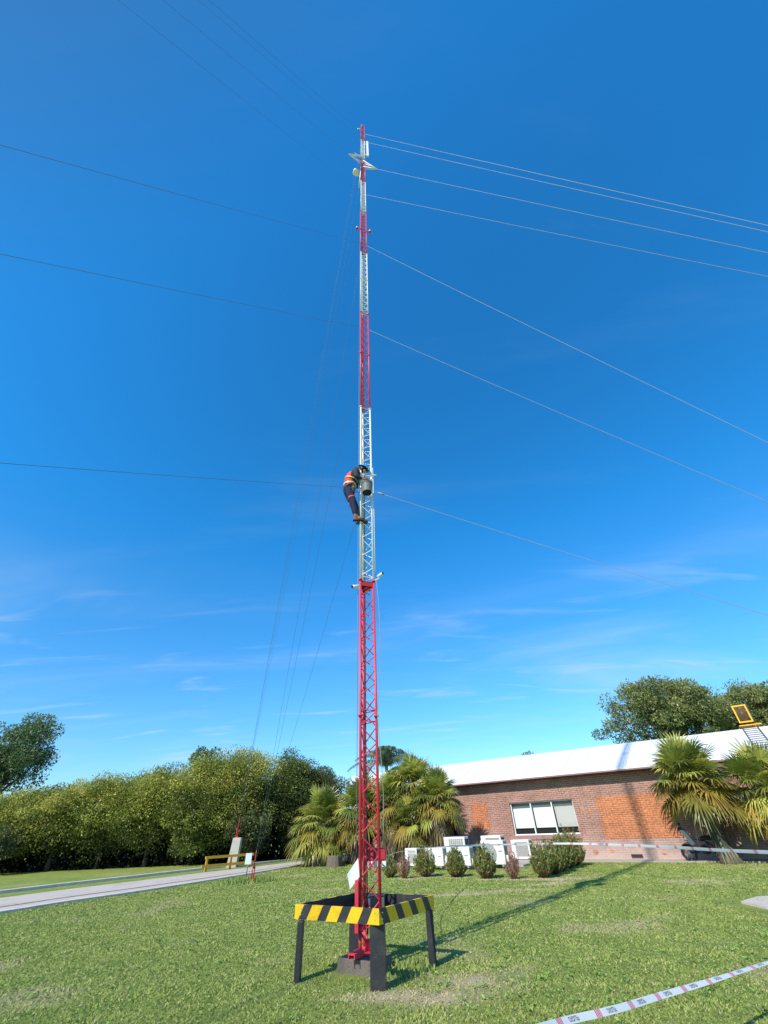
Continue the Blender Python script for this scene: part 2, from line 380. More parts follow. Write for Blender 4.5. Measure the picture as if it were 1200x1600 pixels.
# red plate frame and cable clutter at the first joint
pl = MB()
for a, b_ in ((0, 1), (1, 2), (2, 0)):
    p, q = legp(a, 5.7), legp(b_, 5.7); d = (q - p).normalized(); n_ = Vector((d.y, -d.x, 0))
    pl.add([p + Vector((0, 0, -.05)), q + Vector((0, 0, -.05)), q + Vector((0, 0, .05)), p + Vector((0, 0, .05))], [(0, 1, 2, 3)])
    pl.add([v + n_ * .012 for v in (p + Vector((0, 0, -.05)), q + Vector((0, 0, -.05)), q + Vector((0, 0, .05)), p + Vector((0, 0, .05)))], [(3, 2, 1, 0)])
pl.box((MX - .09, MY - .02, 5.62), (MX + .1, MY + .1, 5.70)); pl.tube((MX - .02, MY - .06, 5.6), (MX + .1, MY + .02, 5.72), .03)
mb_shift(pl).build('joint_plate', surf('dark_red', (.42, .03, .04), .5), mast)
# base: red pivot feet, clamps
bs = MB()
for k in range(3):
    q = legp(k, .34); bs.tube(q, legp(k, .18), .022); bs.tube(legp(k, .18), legp(k, .15), .03, .05)
    bs.tube(legp(k, .42), legp(k, .36), .042, n=8); bs.tube(legp(k, .36), (MX, MY, .2), .014)
    bs.box(legp(k, .40) - Vector((.035, .035, .03)), legp(k, .40) + Vector((.035, .035, .01)))
bs.tube((MX, MY, .15), (MX, MY, .27), .045); bs.prism([(MX + .22 * math.cos(R(a)), MY + .22 * math.sin(R(a))) for a in range(0, 360, 40)], .146, .16)
mb_shift(bs).build('base_plate', RED, mast)
# stabiliser arms near the top
arms = MB(); tips = []
for k, (Lh, zt_, zu, zl) in enumerate(((.85, 38.45, 41.3, 39.6), (.75, 38.3, 41.2, 39.8), (1.25, 37.9, 42.6, 40.6))):
    t_ = legp(k, zt_, MR + Lh); tips.append(t_)
    for r_, zz in ((MR, zu), (MR, zl)):
        for dk in (-1, 1):
            s0 = legp(k, zz); s0 = s0 + (legp((k + dk) % 3, zz) - s0) * .45
            arms.tube(s0, t_, .035, n=6)
    arms.tube(legp(k, (zu + zl) / 2, MR + .05), legp(k, (zu + zl) / 2 - 1, MR + Lh * .55), .03, n=6)
mb_shift(arms).build('stabiliser_arm', WHT, mast)
# narrow white panel antenna on the right leg, dish on the left
pa = MB(); q = Vector((MX + .40, MY - .05, 0)); pa.box((q.x - .09, q.y - .05, 42.6), (q.x + .09, q.y + .05, 47.4))
for z in (43.2, 46.6): pa.tube((MX + .17, MY - .03, z), (q.x, q.y, z), .03)
tag(pa.build('panel_antenna', WHT, bevel=.03), 'slim white panel antenna upright beside the mast near its top', 'antenna')
ds = empty('dish_antenna', (MX - .50, MY + .1, 38.9)); tag(ds, 'small white dish antenna hanging left of the mast below the white arms', 'antenna')
db = MB(); Md = Matrix.Rotation(R(205), 4, 'Z') @ Matrix.Rotation(R(62), 4, 'Y')
ringn = 20; prof = [(.0, -.34), (.12, -.33), (.3, -.2), (.38, -.02), (.38, .16), (.33, .22), (.0, .27)]
vs = []; fs = []
for pr, pz in prof:
    for j in range(ringn):
        a = 2 * math.pi * j / ringn; vs.append(Md @ Vector((pr * .42 * math.cos(a), pr * .55 * math.sin(a), pz * .8)))
for i in range(len(prof) - 1):
    for j in range(ringn): fs.append((i * ringn + j, i * ringn + (j + 1) % ringn, (i + 1) * ringn + (j + 1) % ringn, (i + 1) * ringn + j))
db.add(vs, fs, True); db.build('dish', surf('dish_white', (.85, .85, .83), .5), ds)
db = MB(); db.tube((0, 0, .0), (.45, -.08, .5), .04); db.tube((.0, 0, .1), (0, 0, .9), .035); db.build('mount', GALV, ds)
# beacons
def beacon(x, y, z, side):
    b0 = empty('beacon_lamp', (x, y, z)); tag(b0, f'small {side} obstruction light on its bracket high on the mast', 'light', 'obstruction lights on the mast')
    q = MB(); q.ball((0, 0, .07), .07, sz=1.3); q.build('lens', surf('lamp_lens', (.8, .6, .5) if side == 'left' else (.8, .8, .74), .2), b0)
    q = MB(); q.tube((0, 0, -.08), (0, 0, 0), .07); q.tube((0, 0, -.06), ((MX - x) * .75, (MY - y) * .75, -.06), .03); q.build('bracket', RED, b0)
beacon(MX - .33, MY, 27.5, 'left'); beacon(MX + .36, MY, 26.9, 'right')
b0 = empty('beacon_lamp', (MX - .06, MY, 53.82)); tag(b0, 'tiny red top light with short lightning rod at the very tip of the mast', 'light')
q = MB(); q.ball((.05, 0, .25), .13, sz=1.3); q.build('lens', surf('lamp_lens_top', (.5, .12, .14), .3), b0)
q = MB(); q.tube((.15, 0, 0), (.15, 0, .9), .02); q.tube((.05, 0, 0), (.05, 0, .15), .08); q.build('rod', GALV, b0); q = MB(); q.tube((-.35, 0, -.9), (.1, 0, -.9), .025); q.tube((-.35, 0, -1.1), (-.35, 0, -.7), .05); q.build('side_arm', GALV, b0)
# security cameras at the first joint
def bullet(p, q, nm, lab):
    e = empty('security_camera', p); tag(e, lab, 'camera', 'security cameras at the mast joint'); p, q = Vector(p), Vector(q); d = (q - p)
    m_ = MB(); m_.tube((0, 0, 0), d, .036, n=12); m_.box((-.0, 0, 0), (.0, 0, 0)); m_.build('housing', WHT, e)
    m_ = MB(); m_.tube(-d.normalized() * .012, d.normalized() * .004, .032, n=12); m_.build('lens', BLK, e)
    m_ = MB(); m_.tube(d * .7, d * .7 + Vector((0, 0, -.06)), .014); m_.tube(d * .7 + Vector((0, 0, -.06)), Vector(nm) - p, .012); m_.build('bracket', WHT, e)
bullet((-.745, 7.86, 5.585), (-.60, 7.96, 5.645), legp(2, 5.6), 'white bullet camera pointing out on the left side of the mast joint')
bullet((-.09, 7.90, 5.90), (-.20, 7.98, 5.86), legp(0, 5.8), 'small dark-tipped camera on the right side of the mast joint')
# cables and lifeline
def cable(name, pts, r, mat, label, group=None):
    mb = MB(); mb.path(pts, r, 6); o = mb.build(name, mat); tag(o, label, 'cable', group); return o
WIRE = surf('steel_wire', (.30, .34, .40), .5, .1, 5)
WIREL = surf('bright_wire', (.6, .6, .62), .4, .1, 5); WIRE_SHADE = surf('shaded_wire', (.09, .14, .22), .6, .1, 5)  # darker copy for back and near-left wires, their unlit look put into colour
cable('lifeline_cable', [(MX - .165, 7.97, z) for z in (1.2, 6, 12, 18, 30)], .006, WIRE, 'thin straight safety line running up close to the left leg of the mast')
cab = surf('grey_cable', (.28, .29, .3), .5)
cc = [(-.24, 7.95, 5.8), (-.205, 7.93, 5.4), (-.185, 7.9, 4.9), (-.18, 7.9, 4.4), (-.20, 7.9, 3.9), (-.24, 7.92, 3.45), (-.275, 7.95, 3.1), (-.255, 7.93, 2.75), (-.22, 7.9, 2.3), (-.205, 7.9, 1.9), (-.215, 7.93, 1.5), (-.24, 7.97, 1.25)]
cable('hanging_cable', cc, .006, cab, 'loose grey cable sagging down the right side of the red mast section')
cable('conduit', [(MX + .215, 7.99, 6.0), (MX + .22, 7.99, 7.5), (MX + .215, 7.99, 9.2)], .008, WHT, 'thin white conduit beside the right leg above the joint')
cable('feeder_cable', [(MX - .02, MY + .1, .3), (MX - .03, MY + .11, 3), (MX - .02, MY + .1, 20), (MX - .02, MY + .1, 42)], .012, surf('feeder', (.05, .05, .055), .5), 'dark feeder cable climbing inside the mast')
# guy wires
anch = {'inner': 14.1, 'outer': 24.1}
sides = [(-8, 'right'), (112, 'back left'), (232, 'near left')]
lev = [(8.45, 'inner', 'lowest'), (16.6, 'inner', 'second lowest'), (24.9, 'inner', 'third lowest'), (33.2, 'outer', 'fourth'), (38.4, 'outer', 'arm-tip'), (47.6, 'outer', 'second highest'), (50.6, 'outer', 'highest')]
for k, (az, sn) in enumerate(sides):
    for j, (h_, an_, ln) in enumerate(lev):
        p = legp(k, h_) if j != 4 else tips[k]
        zz = .45 if an_ == 'inner' else 1.75
        q = Vector((MX + anch[an_] * math.cos(R(az)), MY + anch[an_] * math.sin(R(az)), zz)); pts = []
        for i in range(25):
            t = i / 24; s = p.lerp(q, t); s.z -= 4 * t * (1 - t) * .10 * (1 + j * .25); pts.append(s)
        mb = MB(); mb.path(pts, (.0050 + .0010 * j) * (1 if k == 0 else (.72 if j < 3 else .5)), 5)
        if j == 0: mb.tube(pts[1].lerp(pts[0], .7), pts[1].lerp(pts[0], .45), .022)
        o = mb.build('guy_wire', WIRE if k == 0 else WIRE_SHADE); tag(o, f'{ln} steel guy wire running from the mast to the {sn} side', 'guy wire', 'guy wires of the mast')
# equipment boxes on the mast
e = empty('equipment_box', (-.39, 8.28, 1.03)); tag(e, 'dark red junction boxes with white boxes under them, fixed on the back of the mast', 'box')
q = MB(); q.box((-.13, -.06, .06), (.00, .06, .20)); q.box((.02, -.07, .065), (.19, .07, .205)); q.build('red_box', surf('box_red', (.5, .025, .05), .45), e, bevel=.006)
q = MB(); q.box((-.12, -.05, -.02), (-.015, .05, .056)); q.box((.0, -.055, -.02), (.10, .05, .058)); q.box((.125, -.05, -.022), (.19, .05, .056)); q.build('white_box', WHT, e, bevel=.006)
q = MB(); q.path([(-.06, 0, -.02), (-.05, 0, -.1), (-.02, -.02, -.16), (0, -.05, -.2)], .006); q.path([(.05, 0, -.02), (.03, 0, -.12), (-.01, -.03, -.2)], .005); q.path([(.15, 0, -.02), (.16, 0, -.08), (.1, -.02, -.14), (.08, -.03, -.2)], .005); q.build('wiring', cab, e)
q = MB(); q.add([(-.605, 7.93, 1.14), (-.765, 7.91, .965), (-.72, 7.90, .80), (-.585, 7.92, .93)], [(0, 1, 2, 3)]); q.add([(-.605, 7.94, 1.14), (-.765, 7.92, .965), (-.72, 7.91, .80), (-.585, 7.93, .93)], [(3, 2, 1, 0)])
for i in range(4):
    j = (i + 1) % 4; q.f.append([i, i + 4, j + 4, j]); q.mi.append(0); q.sm.append(False)
tag(q.build('sign_plate', WHT), 'blank white tilted plate fixed edge-on to the left leg of the mast', 'sign')
q = MB(); q.box((-.645, 7.84, .36), (-.595, 7.90, .90)); tag(q.build('cable_duct', RED, bevel=.004), 'red square duct beside the left mast leg just above the barrier', 'duct')
e = empty('control_cabinet', (-.40, 8.33, .42)); tag(e, 'grey cabinet with a yellow warning label standing inside the striped barrier', 'cabinet')
q = MB(); q.box((-.14, -.08, 0), (.16, .08, .27)); q.build('body', surf('cabinet_grey', (.11, .12, .12), .5), e, bevel=.008)
q = MB(); q.box((-.15, -.095, .1), (-.05, -.081, .245)); lb = q.build('warning_label', WHT, e)
q = MB(); q.box((-.138, -.0985, .13), (-.075, -.0955, .205)); q.build('symbol', surf('yellow_label', (.8, .6, .02), .5), lb)
q = MB(); q.add([(-.118, -.1005, .145), (-.094, -.1005, .145), (-.106, -.1005, .19)], [(0, 1, 2)]); q.build('triangle', BLK, lb)
q = MB(); q.tube((.0, 0, -.25), (.0, 0, 0), .02); q.tube((.05, .03, -.3), (.05, .03, 0), .014); q.build('stem', BLK, e)
# plinth
th = math.atan2(-.77, 1.19)
q = MB(); q.box((-.27, -.33, -.1), (.27, .16, .135)); q.box((-.14, -.14, .135), (.14, .14, .145))
tag(q.build('mast_plinth', surf('old_concrete', (.16, .135, .12), .95, .3, 7, .6, 40, dirt=(.07, .06, .055), dscale=5, damt=.8), loc=(MX + .0, MY - .04, 0), rotz=th, bevel=.015), 'weathered grey concrete plinth under the mast foot', 'plinth')
q = MB(); q.box((-.05, -.1, 0), (.05, .14, .012)); q.box((-.05, -.1, .012), (-.038, .14, .05)); q.box((.038, -.1, .012), (.05, .14, .05)); q.v = [(a, b_, 0.07 - c_) for a, b_, c_ in q.v]; q.f = [f[::-1] for f in q.f]
tag(q.build('steel_channel', RED, loc=(-.62, 7.72, .137), rotz=th + .1), 'short red steel channel lying over the plinth edge', 'bracket')

# ------------------------------------------------------------------ striped barrier
YEL = surf('yellow_paint', (.82, .50, .008), .45, .1, 6, .12, 50, dirt=(.28, .17, .03), dscale=11, damt=.55)
BKP = surf('black_paint', (.028, .028, .032), .5, .3, 8, .15, 40, dirt=(.09, .085, .08), dscale=6, damt=.6)
bar = empty('safety_barrier', (-.5, 7.85, 0)); tag(bar, 'square barrier of black and yellow striped boards on four dark posts', 'barrier')
bo = Vector((.5, -7.85, 0))
cr = [Vector((-1.455, 7.72, 0)), Vector((-.275, 6.985, 0)), Vector((.475, 8.06, 0)), Vector((-.70, 8.75, 0))]
zb, ztp, th_ = .545, .69, .035
ctr = sum(cr, Vector()) / 4
for i in range(4):
    a, b_ = cr[i], cr[(i + 1) % 4]; d = (b_ - a); Lg = d.length; d.normalize(); n_ = Vector((d.y, -d.x, 0))
    if n_.dot(ctr - a) > 0: n_ = -n_
    q = MB(); q.m = 1
    tt = th_
    # backing board (dark), inset behind the striped face; mitre corners
    ai, bi = a + (ctr - a).normalized() * tt * 1.45, b_ + (ctr - b_).normalized() * tt * 1.45
    q.add([(a.x, a.y, zb), (b_.x, b_.y, zb), (bi.x, bi.y, zb), (ai.x, ai.y, zb)], [(3, 2, 1, 0)])
    q.add([(ai.x, ai.y, zb), (bi.x, bi.y, zb), (bi.x, bi.y, ztp), (ai.x, ai.y, ztp)], [(3, 2, 1, 0)])
    # striped outer face and top: slanted stripes cut as real faces
    H = ztp - zb; sl_ = .092 if i in (0, 2) else -.092
    ph = -.115 if i in (0, 2) else -.09
    def clipseg(u0, u1, mi):
        # parallelogram u in [u0,u1] at bottom shifted by sl_ at top, clipped to [0,Lg]
        poly = [(u0, 0), (u1, 0), (u1 + sl_, H), (u0 + sl_, H)]
        for lim, sgn in ((0, 1), (Lg, -1)):
            out = []
            for k in range(len(poly)):
                p_, q_ = poly[k], poly[(k + 1) % len(poly)]; ip = (p_[0] - lim) * sgn >= 0; iq = (q_[0] - lim) * sgn >= 0
                if ip: out.append(p_)
                if ip != iq:
                    t = (lim - p_[0]) / (q_[0] - p_[0]); out.append((lim, p_[1] + t * (q_[1] - p_[1])))
            poly = out
            if len(poly) < 3: return
        q.m = mi
        vs = [(a + d * u + Vector((0, 0, zb + v))) for u, v in poly]
        q.add(vs, [list(range(len(vs)))])
        tu = sorted(u for u, v in poly if v > H - 1e-6)
        if len(tu) >= 2:
            u0_, u1_ = tu[0], tu[-1]
            f0, f1 = u0_ / Lg, u1_ / Lg
            p1, p2 = a.lerp(b_, f0), a.lerp(b_, f1); p3, p4 = ai.lerp(bi, f1), ai.lerp(bi, f0)
            q.add([(v.x, v.y, ztp) for v in (p1, p2, p3, p4)], [(0, 1, 2, 3)])
    k = -2
    while k * .33 + ph < Lg + .3:
        clipseg(k * .33 + ph, k * .33 + .184 + ph, 0); clipseg(k * .33 + .184 + ph, (k + 1) * .33 + ph, 1); k += 1
    mb_shift(q, bo).build('striped_board', [YEL, BKP], bar)
posts = [((-1.335, 7.58), .035, .075), ((-.30, 7.10), .095, .045), ((.395, 8.08), .05, .07), ((-.69, 8.56), .09, .045)]
for (x, y), hx, hy in posts:
    q = MB(); q.box((x - hx, y - hy, -.1), (x + hx, y + hy, zb - .003 + (.1 if False else 0)))
    mb_shift(q, bo).build('post', BKP, bar, bevel=.006)
for i in (0, 1):
    a, b_ = cr[i], cr[(i + 1) % 4]; d = (b_ - a).normalized(); n_ = Vector((d.y, -d.x, 0))
    if n_.dot(ctr - a) > 0: n_ = -n_
    for f_ in ((.08, .955) if i == 0 else (.05, .93)):
        for dz in (.045, .105):
            p = a.lerp(b_, f_) + Vector((0, 0, zb + dz)); q = MB(); q.tube(p, p + n_ * .006, .008, n=8); mb_shift(q, bo).build('bolt', GALV, bar)

# ------------------------------------------------------------------ building
def brick(name, c1, c2, mort, bias=0., wash=None):
    m, nt, N, L, P = newmat(name)
    tc_ = N.new('ShaderNodeTexCoord'); sp_ = N.new('ShaderNodeSeparateXYZ'); L.new(tc_.outputs['Object'], sp_.inputs[0])
    cb = N.new('ShaderNodeCombineXYZ'); L.new(sp_.outputs[0], cb.inputs[0]); L.new(sp_.outputs[2], cb.inputs[1])
    bt = N.new('ShaderNodeTexBrick'); bt.inputs['Scale'].default_value = 1; bt.inputs['Brick Width'].default_value = .26; bt.inputs['Row Height'].default_value = .078
    bt.inputs['Mortar Size'].default_value = .0085; bt.inputs['Mortar Smooth'].default_value = .25; bt.inputs['Bias'].default_value = bias
    bt.inputs['Color1'].default_value = (*c1, 1); bt.inputs['Color2'].default_value = (*c2, 1); bt.inputs['Mortar'].default_value = (*mort, 1)
    nz0 = N.new('ShaderNodeTexNoise'); nz0.inputs['Scale'].default_value = 9; L.new(tc_.outputs['Object'], nz0.inputs['Vector'])
    ms = N.new('ShaderNodeVectorMath'); ms.operation = 'SCALE'; ms.inputs[3].default_value = .012; L.new(nz0.outputs['Color'], ms.inputs[0])
    ad = N.new('ShaderNodeVectorMath'); ad.operation = 'ADD'; L.new(cb.outputs[0], ad.inputs[0]); L.new(ms.outputs[0], ad.inputs[1]); L.new(ad.outputs[0], bt.inputs['Vector'])
    nz = N.new('ShaderNodeTexNoise'); nz.inputs['Scale'].default_value = 1.3; nz.inputs['Detail'].default_value = 8; nz.inputs['Roughness'].default_value = .7; L.new(tc_.outputs['Object'], nz.inputs['Vector'])
    mr = N.new('ShaderNodeMapRange'); mr.inputs[1].default_value = .3; mr.inputs[2].default_value = .7; mr.inputs[3].default_value = .72; mr.inputs[4].default_value = 1.22; L.new(nz.outputs['Fac'], mr.inputs[0])
    n5 = N.new('ShaderNodeTexNoise'); n5.inputs['Scale'].default_value = 22; n5.inputs['Detail'].default_value = 4; mp5 = N.new('ShaderNodeMapping'); mp5.inputs['Scale'].default_value = (.35, 1, 1.4); L.new(tc_.outputs['Object'], mp5.inputs[0]); L.new(mp5.outputs[0], n5.inputs['Vector'])
    mr5 = N.new('ShaderNodeMapRange'); mr5.inputs[1].default_value = .3; mr5.inputs[2].default_value = .7; mr5.inputs[3].default_value = .75; mr5.inputs[4].default_value = 1.25; L.new(n5.outputs['Fac'], mr5.inputs[0])
    mm = N.new('ShaderNodeMath'); mm.operation = 'MULTIPLY'; L.new(mr.outputs[0], mm.inputs[0]); L.new(mr5.outputs[0], mm.inputs[1])
    mx = N.new('ShaderNodeVectorMath'); mx.operation = 'SCALE'; L.new(bt.outputs['Color'], mx.inputs[0]); L.new(mm.outputs[0], mx.inputs[3]); out = mx.outputs[0]
    if wash:
        mr2 = N.new('ShaderNodeMapRange'); mr2.inputs[1].default_value = 1.0; mr2.inputs[2].default_value = .0; mr2.inputs[4].default_value = .75
        n6 = N.new('ShaderNodeMath'); n6.operation = 'MULTIPLY_ADD'; L.new(nz.outputs['Fac'], n6.inputs[0]); n6.inputs[1].default_value = -1.1; L.new(sp_.outputs[2], n6.inputs[2])
        a6 = N.new('ShaderNodeMath'); a6.operation = 'ADD'; L.new(n6.outputs[0], a6.inputs[0]); a6.inputs[1].default_value = .55; L.new(a6.outputs[0], mr2.inputs[0])
        m6 = N.new('ShaderNodeMix'); m6.data_type = 'RGBA'; L.new(mr2.outputs[0], m6.inputs[0]); L.new(out, m6.inputs[6]); m6.inputs[7].default_value = (*wash, 1); out = m6.outputs[2]
    L.new(out, P.inputs['Base Color']); P.inputs['Roughness'].default_value = .9; P.inputs['Specular IOR Level'].default_value = .2
    bb = N.new('ShaderNodeBump'); bb.inputs['Strength'].default_value = .5; bb.inputs['Distance'].default_value = .01; bb.invert = True; L.new(bt.outputs['Fac'], bb.inputs['Height']); L.new(bb.outputs[0], P.inputs['Normal'])
    return m
BRK = brick('pink_brick', (.38, .19, .15), (.29, .14, .11), (.53, .41, .35), wash=(.56, .45, .40))
BRO = brick('orange_brick', (.54, .185, .075), (.42, .13, .055), (.62, .38, .25))
ROOF = surf('roof_sheet', (.80, .80, .81), .5, .03, 1.2, dirt=(.6, .6, .6), dscale=.8, damt=.25)
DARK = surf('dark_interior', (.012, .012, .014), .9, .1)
FASC = surf('eave_timber', (.10, .05, .05), .7, .2)
bd = empty('brick_building', P0, math.atan2(A.y, A.x)); tag(bd, 'long low pinkish brick building with a white sloping metal roof', 'building')
S0 = -11.6
wins = [(-8.8, -6.45, .96, 2.28), (-3.18, .08, .94, 2.29), (4.75, 7.25, 1.36, 2.29)]
wl = MB(); S1, ZT = 20, 3.3; s = S0
for (a, b_, c_, d_) in wins:
    wl.box((s, 0, -.2), (a, .25, ZT)); wl.box((a, 0, -.2), (b_, .25, c_)); wl.box((a, 0, d_), (b_, .25, ZT)); s = b_
wl.box((s, 0, -.2), (S1, .25, ZT)); wl.build('wall', BRK, bd)
wl = MB(); wl.box((S0, .25, -.2), (S0 + .25, 7, ZT)); wl.box((S0 + .25, 6.75, -.2), (S1, 7, ZT)); wl.box((S1, 0, -.2), (S1 + .25, 7, ZT)); wl.build('wall', BRK, bd)
def roofpoly():
    sl = 1.41 / 4; e0, r0 = (-.5, 3.31), (3.5, 4.72); t = .06
    vs = []
    for dz in (0, -t):
        vs += [(-13.95, e0[0], e0[1] + dz), (20.5, e0[0], e0[1] + dz), (20.5, r0[0], r0[1] + dz), (-17.1, r0[0], r0[1] + dz), (20.5, 7.5, 3.31 + dz), (-17.1, 7.5, 3.31 + dz)]
    fs = [(0, 1, 2, 3), (3, 2, 4, 5), (9, 8, 7, 6), (11, 10, 8, 9), (0, 6, 7, 1), (1, 7, 8, 2), (2, 8, 10, 4), (5, 4, 10, 11), (0, 3, 9, 6), (3, 5, 11, 9)]
    return MB().add(vs, fs)
rf = roofpoly().build('roof', ROOF, bd)
# raised ribs of the roof sheets
rb = MB(); s = -13
while s < 20:
    rb.add([(s - .02, -.5, 3.313), (s + .02, -.5, 3.313), (s + .02, 3.5, 4.723), (s - .02, 3.5, 4.723), (s - .01, -.5, 3.333), (s + .01, -.5, 3.333), (s + .01, 3.5, 4.743), (s - .01, 3.5, 4.743)], [(4, 5, 6, 7), (0, 1, 5, 4), (1, 2, 6, 5), (3, 0, 4, 7)]); s += 1.0
rb.build('rib', ROOF, rf)
q = MB(); q.box((-13.7, -.46, 3.17), (20.4, -.43, 3.245)); q.box((-13.7, -.43, 3.19), (20.4, -.002, 3.21)); q.build('eave', FASC, bd)
q = MB(); q.box((-13.75, -.535, 3.20), (20.4, -.462, 3.26)); q.build('gutter', surf('gutter_paint', (.28, .14, .15), .5), bd)
for (sa, sb) in ((-11.6, 3.5), (20.2, 3.5)):
    g = MB(); y0 = .0; g.add([(sa + .2, 0, 3.2), (sa + .2, 7, 3.2), (sa + .2, 3.5, 4.6)], [(0, 1, 2), (2, 1, 0)]); g.build('gable', BRK, bd)
GLASS, nt, N, L, P = newmat('window_glass')
for nd_ in list(N):
    if nd_.name != 'Material Output': N.remove(nd_)
gl = N.new('ShaderNodeBsdfGlossy'); gl.inputs['Roughness'].default_value = .02; trn = N.new('ShaderNodeBsdfTransparent'); trn.inputs[0].default_value = (.94, .97, .97, 1)
fr = N.new('ShaderNodeFresnel'); fr.inputs[0].default_value = 1.5; mxs = N.new('ShaderNodeMixShader'); L.new(fr.outputs[0], mxs.inputs[0]); L.new(trn.outputs[0], mxs.inputs[1]); L.new(gl.outputs[0], mxs.inputs[2]); L.new(mxs.outputs[0], N['Material Output'].inputs[0])
FRM = surf('white_frame', (.75, .76, .78), .4, .04)
BLND = surf('roller_blind', (.85, .87, .87), .8, .03)
def window(a, b_, c_, d_, npan, blind):
    q = MB(); f = .05; y0, y1 = .11, .16
    q.box((a, y0, c_), (b_, y1, c_ + f)); q.box((a, y0, d_ - f), (b_, y1, d_)); q.box((a, y0, c_ + f), (a + f, y1, d_ - f)); q.box((b_ - f, y0, c_ + f), (b_, y1, d_ - f))
    for k in range(1, npan):
        x = a + (b_ - a) * k / npan; q.box((x - .03, y0 - .012, c_ + f), (x + .03, y1, d_ - f))
    wo = q.build('window', FRM, bd)
    for k in range(npan):
        x0 = a + (b_ - a) * k / npan + .03; x1 = a + (b_ - a) * (k + 1) / npan - .03
        p_ = MB(); p_.add([(x0, .135, c_ + f), (x1, .135, c_ + f), (x1, .135, d_ - f), (x0, .135, d_ - f)], [(0, 1, 2, 3)]); p_.build('pane', GLASS, wo)
        if blind:
            zz0, zz1 = (c_ + .30, d_ - .30) ; p_ = MB(); p_.box((x0 + .05, .18, c_ + .28), (x1 - .02, .19, d_ - .26)); p_.build('blind', BLND if k < 2 else surf('blind_grey', (.6, .57, .57), .8, .03), wo)
            p_ = MB(); p_.box((x0, .2, d_ - .27), (x1, .205, d_ - .04)); p_.build('valance', surf('blind_top', (.12, .14, .15), .8), wo)
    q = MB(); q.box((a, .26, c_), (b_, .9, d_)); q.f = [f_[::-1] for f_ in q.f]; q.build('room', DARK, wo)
    q = MB(); q.box((a - .04, -.03, c_ - .17), (b_ + .04, .12, c_ - .003)); q.build('sill', surf('sill_pink', (.36, .2, .18), .85, .15, 6), wo)
    q = MB(); q.box((a, .0, c_ - .001), (b_, .11, c_ + .02)); q.build('frame_foot', FRM, wo)
window(*wins[0], 2, False); window(*wins[1], 3, True); window(*wins[2], 2, True)
def toothed(x0, x1, z0, z1, seed):
    r = random.Random(seed); rows = int((z1 - z0) / .078); Lp, Rp = [], []
    for k in range(rows):
        a_, b_ = z0 + k * .078, z0 + (k + 1) * .078; jl, jr_ = r.choice((0, 0, .06, -.06, .03)), r.choice((0, 0, .06, -.07, .03))
        Lp += [(x0 + jl, a_), (x0 + jl, b_)]; Rp += [(x1 + jr_, a_), (x1 + jr_, b_)]
    pts = Rp + Lp[::-1]; out = []
    for p in pts:
        if not out or (abs(out[-1][0] - p[0]) + abs(out[-1][1] - p[1])) > 1e-5: out.append(p)
    q = MB(); q.prism(out, .001, .012, Matrix(((1, 0, 0, 0), (0, 0, -1, 0), (0, 1, 0, 0), (0, 0, 0, 1)))); q.build('brick_patch', BRO, bd)
toothed(1.16, 4.22, .74, 2.37, 1); toothed(-5.38, -4.52, 1.22, 2.39, 2)
for (s_1, z_1, w_1, h_1) in ((.42, 1.83, .2, .13), (.78, 1.74, .2, .13), (.05, 1.1, .12, .08), (1.05, 2.42, .18, .1), (.55, .28, .22, .16), (1.25, .3, .22, .12), (4.2, .32, .3, .18), (-3.6, .6, .16, .1), (3.3, .22, .2, .08), (-1.2, 2.7, .3, .07)):
    q = MB(); q.prism([(s_1 + w_1 * .5 * (1 + .25 * math.sin(3.1 * k + s_1)) * math.cos(k * math.pi / 4), z_1 + h_1 * .5 * (1 + .2 * math.sin(2.3 * k + z_1)) * math.sin(k * math.pi / 4)) for k in range(8)], 0, .008, Matrix(((1, 0, 0, 0), (0, 0, -1, -.001), (0, 1, 0, 0), (0, 0, 0, 1))))
    q.build('brick_patch', BRO, bd)
q = MB(); q.box((2.0, -.05, .1), (2.45, -.001, .2)); q.build('vent', BLK, bd)
# paved strip along the wall, and the slab that carries the air conditioners
PAVE = surf('paving', (.42, .37, .34), .95, .15, 2, .3, 50, dirt=(.25, .22, .2), dscale=1.5, damt=.5)
q = MB(); q.box((-1.5, -1.1, -.1), (20, -.003, .035)); tag(q.build('pavement', PAVE, loc=P0, rotz=math.atan2(A.y, A.x)), kind='structure')
q = MB(); q.box((-9.2, -3.7, -.1), (-1.5, -.003, .07)); tag(q.build('concrete_slab', surf('slab', (.42, .40, .38), .95, .15, 3, .3, 50, dirt=(.25, .24, .22), dscale=2, damt=.5), loc=P0, rotz=math.atan2(A.y, A.x)), 'low concrete slab under the row of air conditioners', 'slab')
def w2(s, o, z=0): v = P0 + A * s + Nn * o; return Vector((v.x, v.y, z))
# porch at the left end
por = empty('porch', w2(-11.6, 0), math.atan2(A.y, A.x)); tag(por, 'shaded porch with brick columns at the far left end of the building', 'porch')
q = MB(); q.box((-2.3, -.1, 2.55), (-.003, 3.3, 2.72)); q.build('ceiling', surf('porch_roof', (.6, .58, .56), .8), por)
q = MB(); q.box((-5.2, 3.1, 0), (-.003, 3.3, 2.55)); q.build('wall', DARK, por)  # back wall coloured near black, painting the shade inside the porch
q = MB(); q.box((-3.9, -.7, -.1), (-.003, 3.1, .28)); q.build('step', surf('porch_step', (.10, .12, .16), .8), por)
q = MB(); q.box((-3.95, -.75, .28), (-.003, -.2, .315)); q.build('tread', PAVE, por)
CLM = brick('column_brick', (.55, .30, .22), (.45, .24, .18), (.6, .45, .38))
for s_ in (-2.1, -.35):
    q = MB(); q.box((s_ - .22, -.15, .28), (s_ + .22, .25, 2.55)); q.build('column', CLM, por)

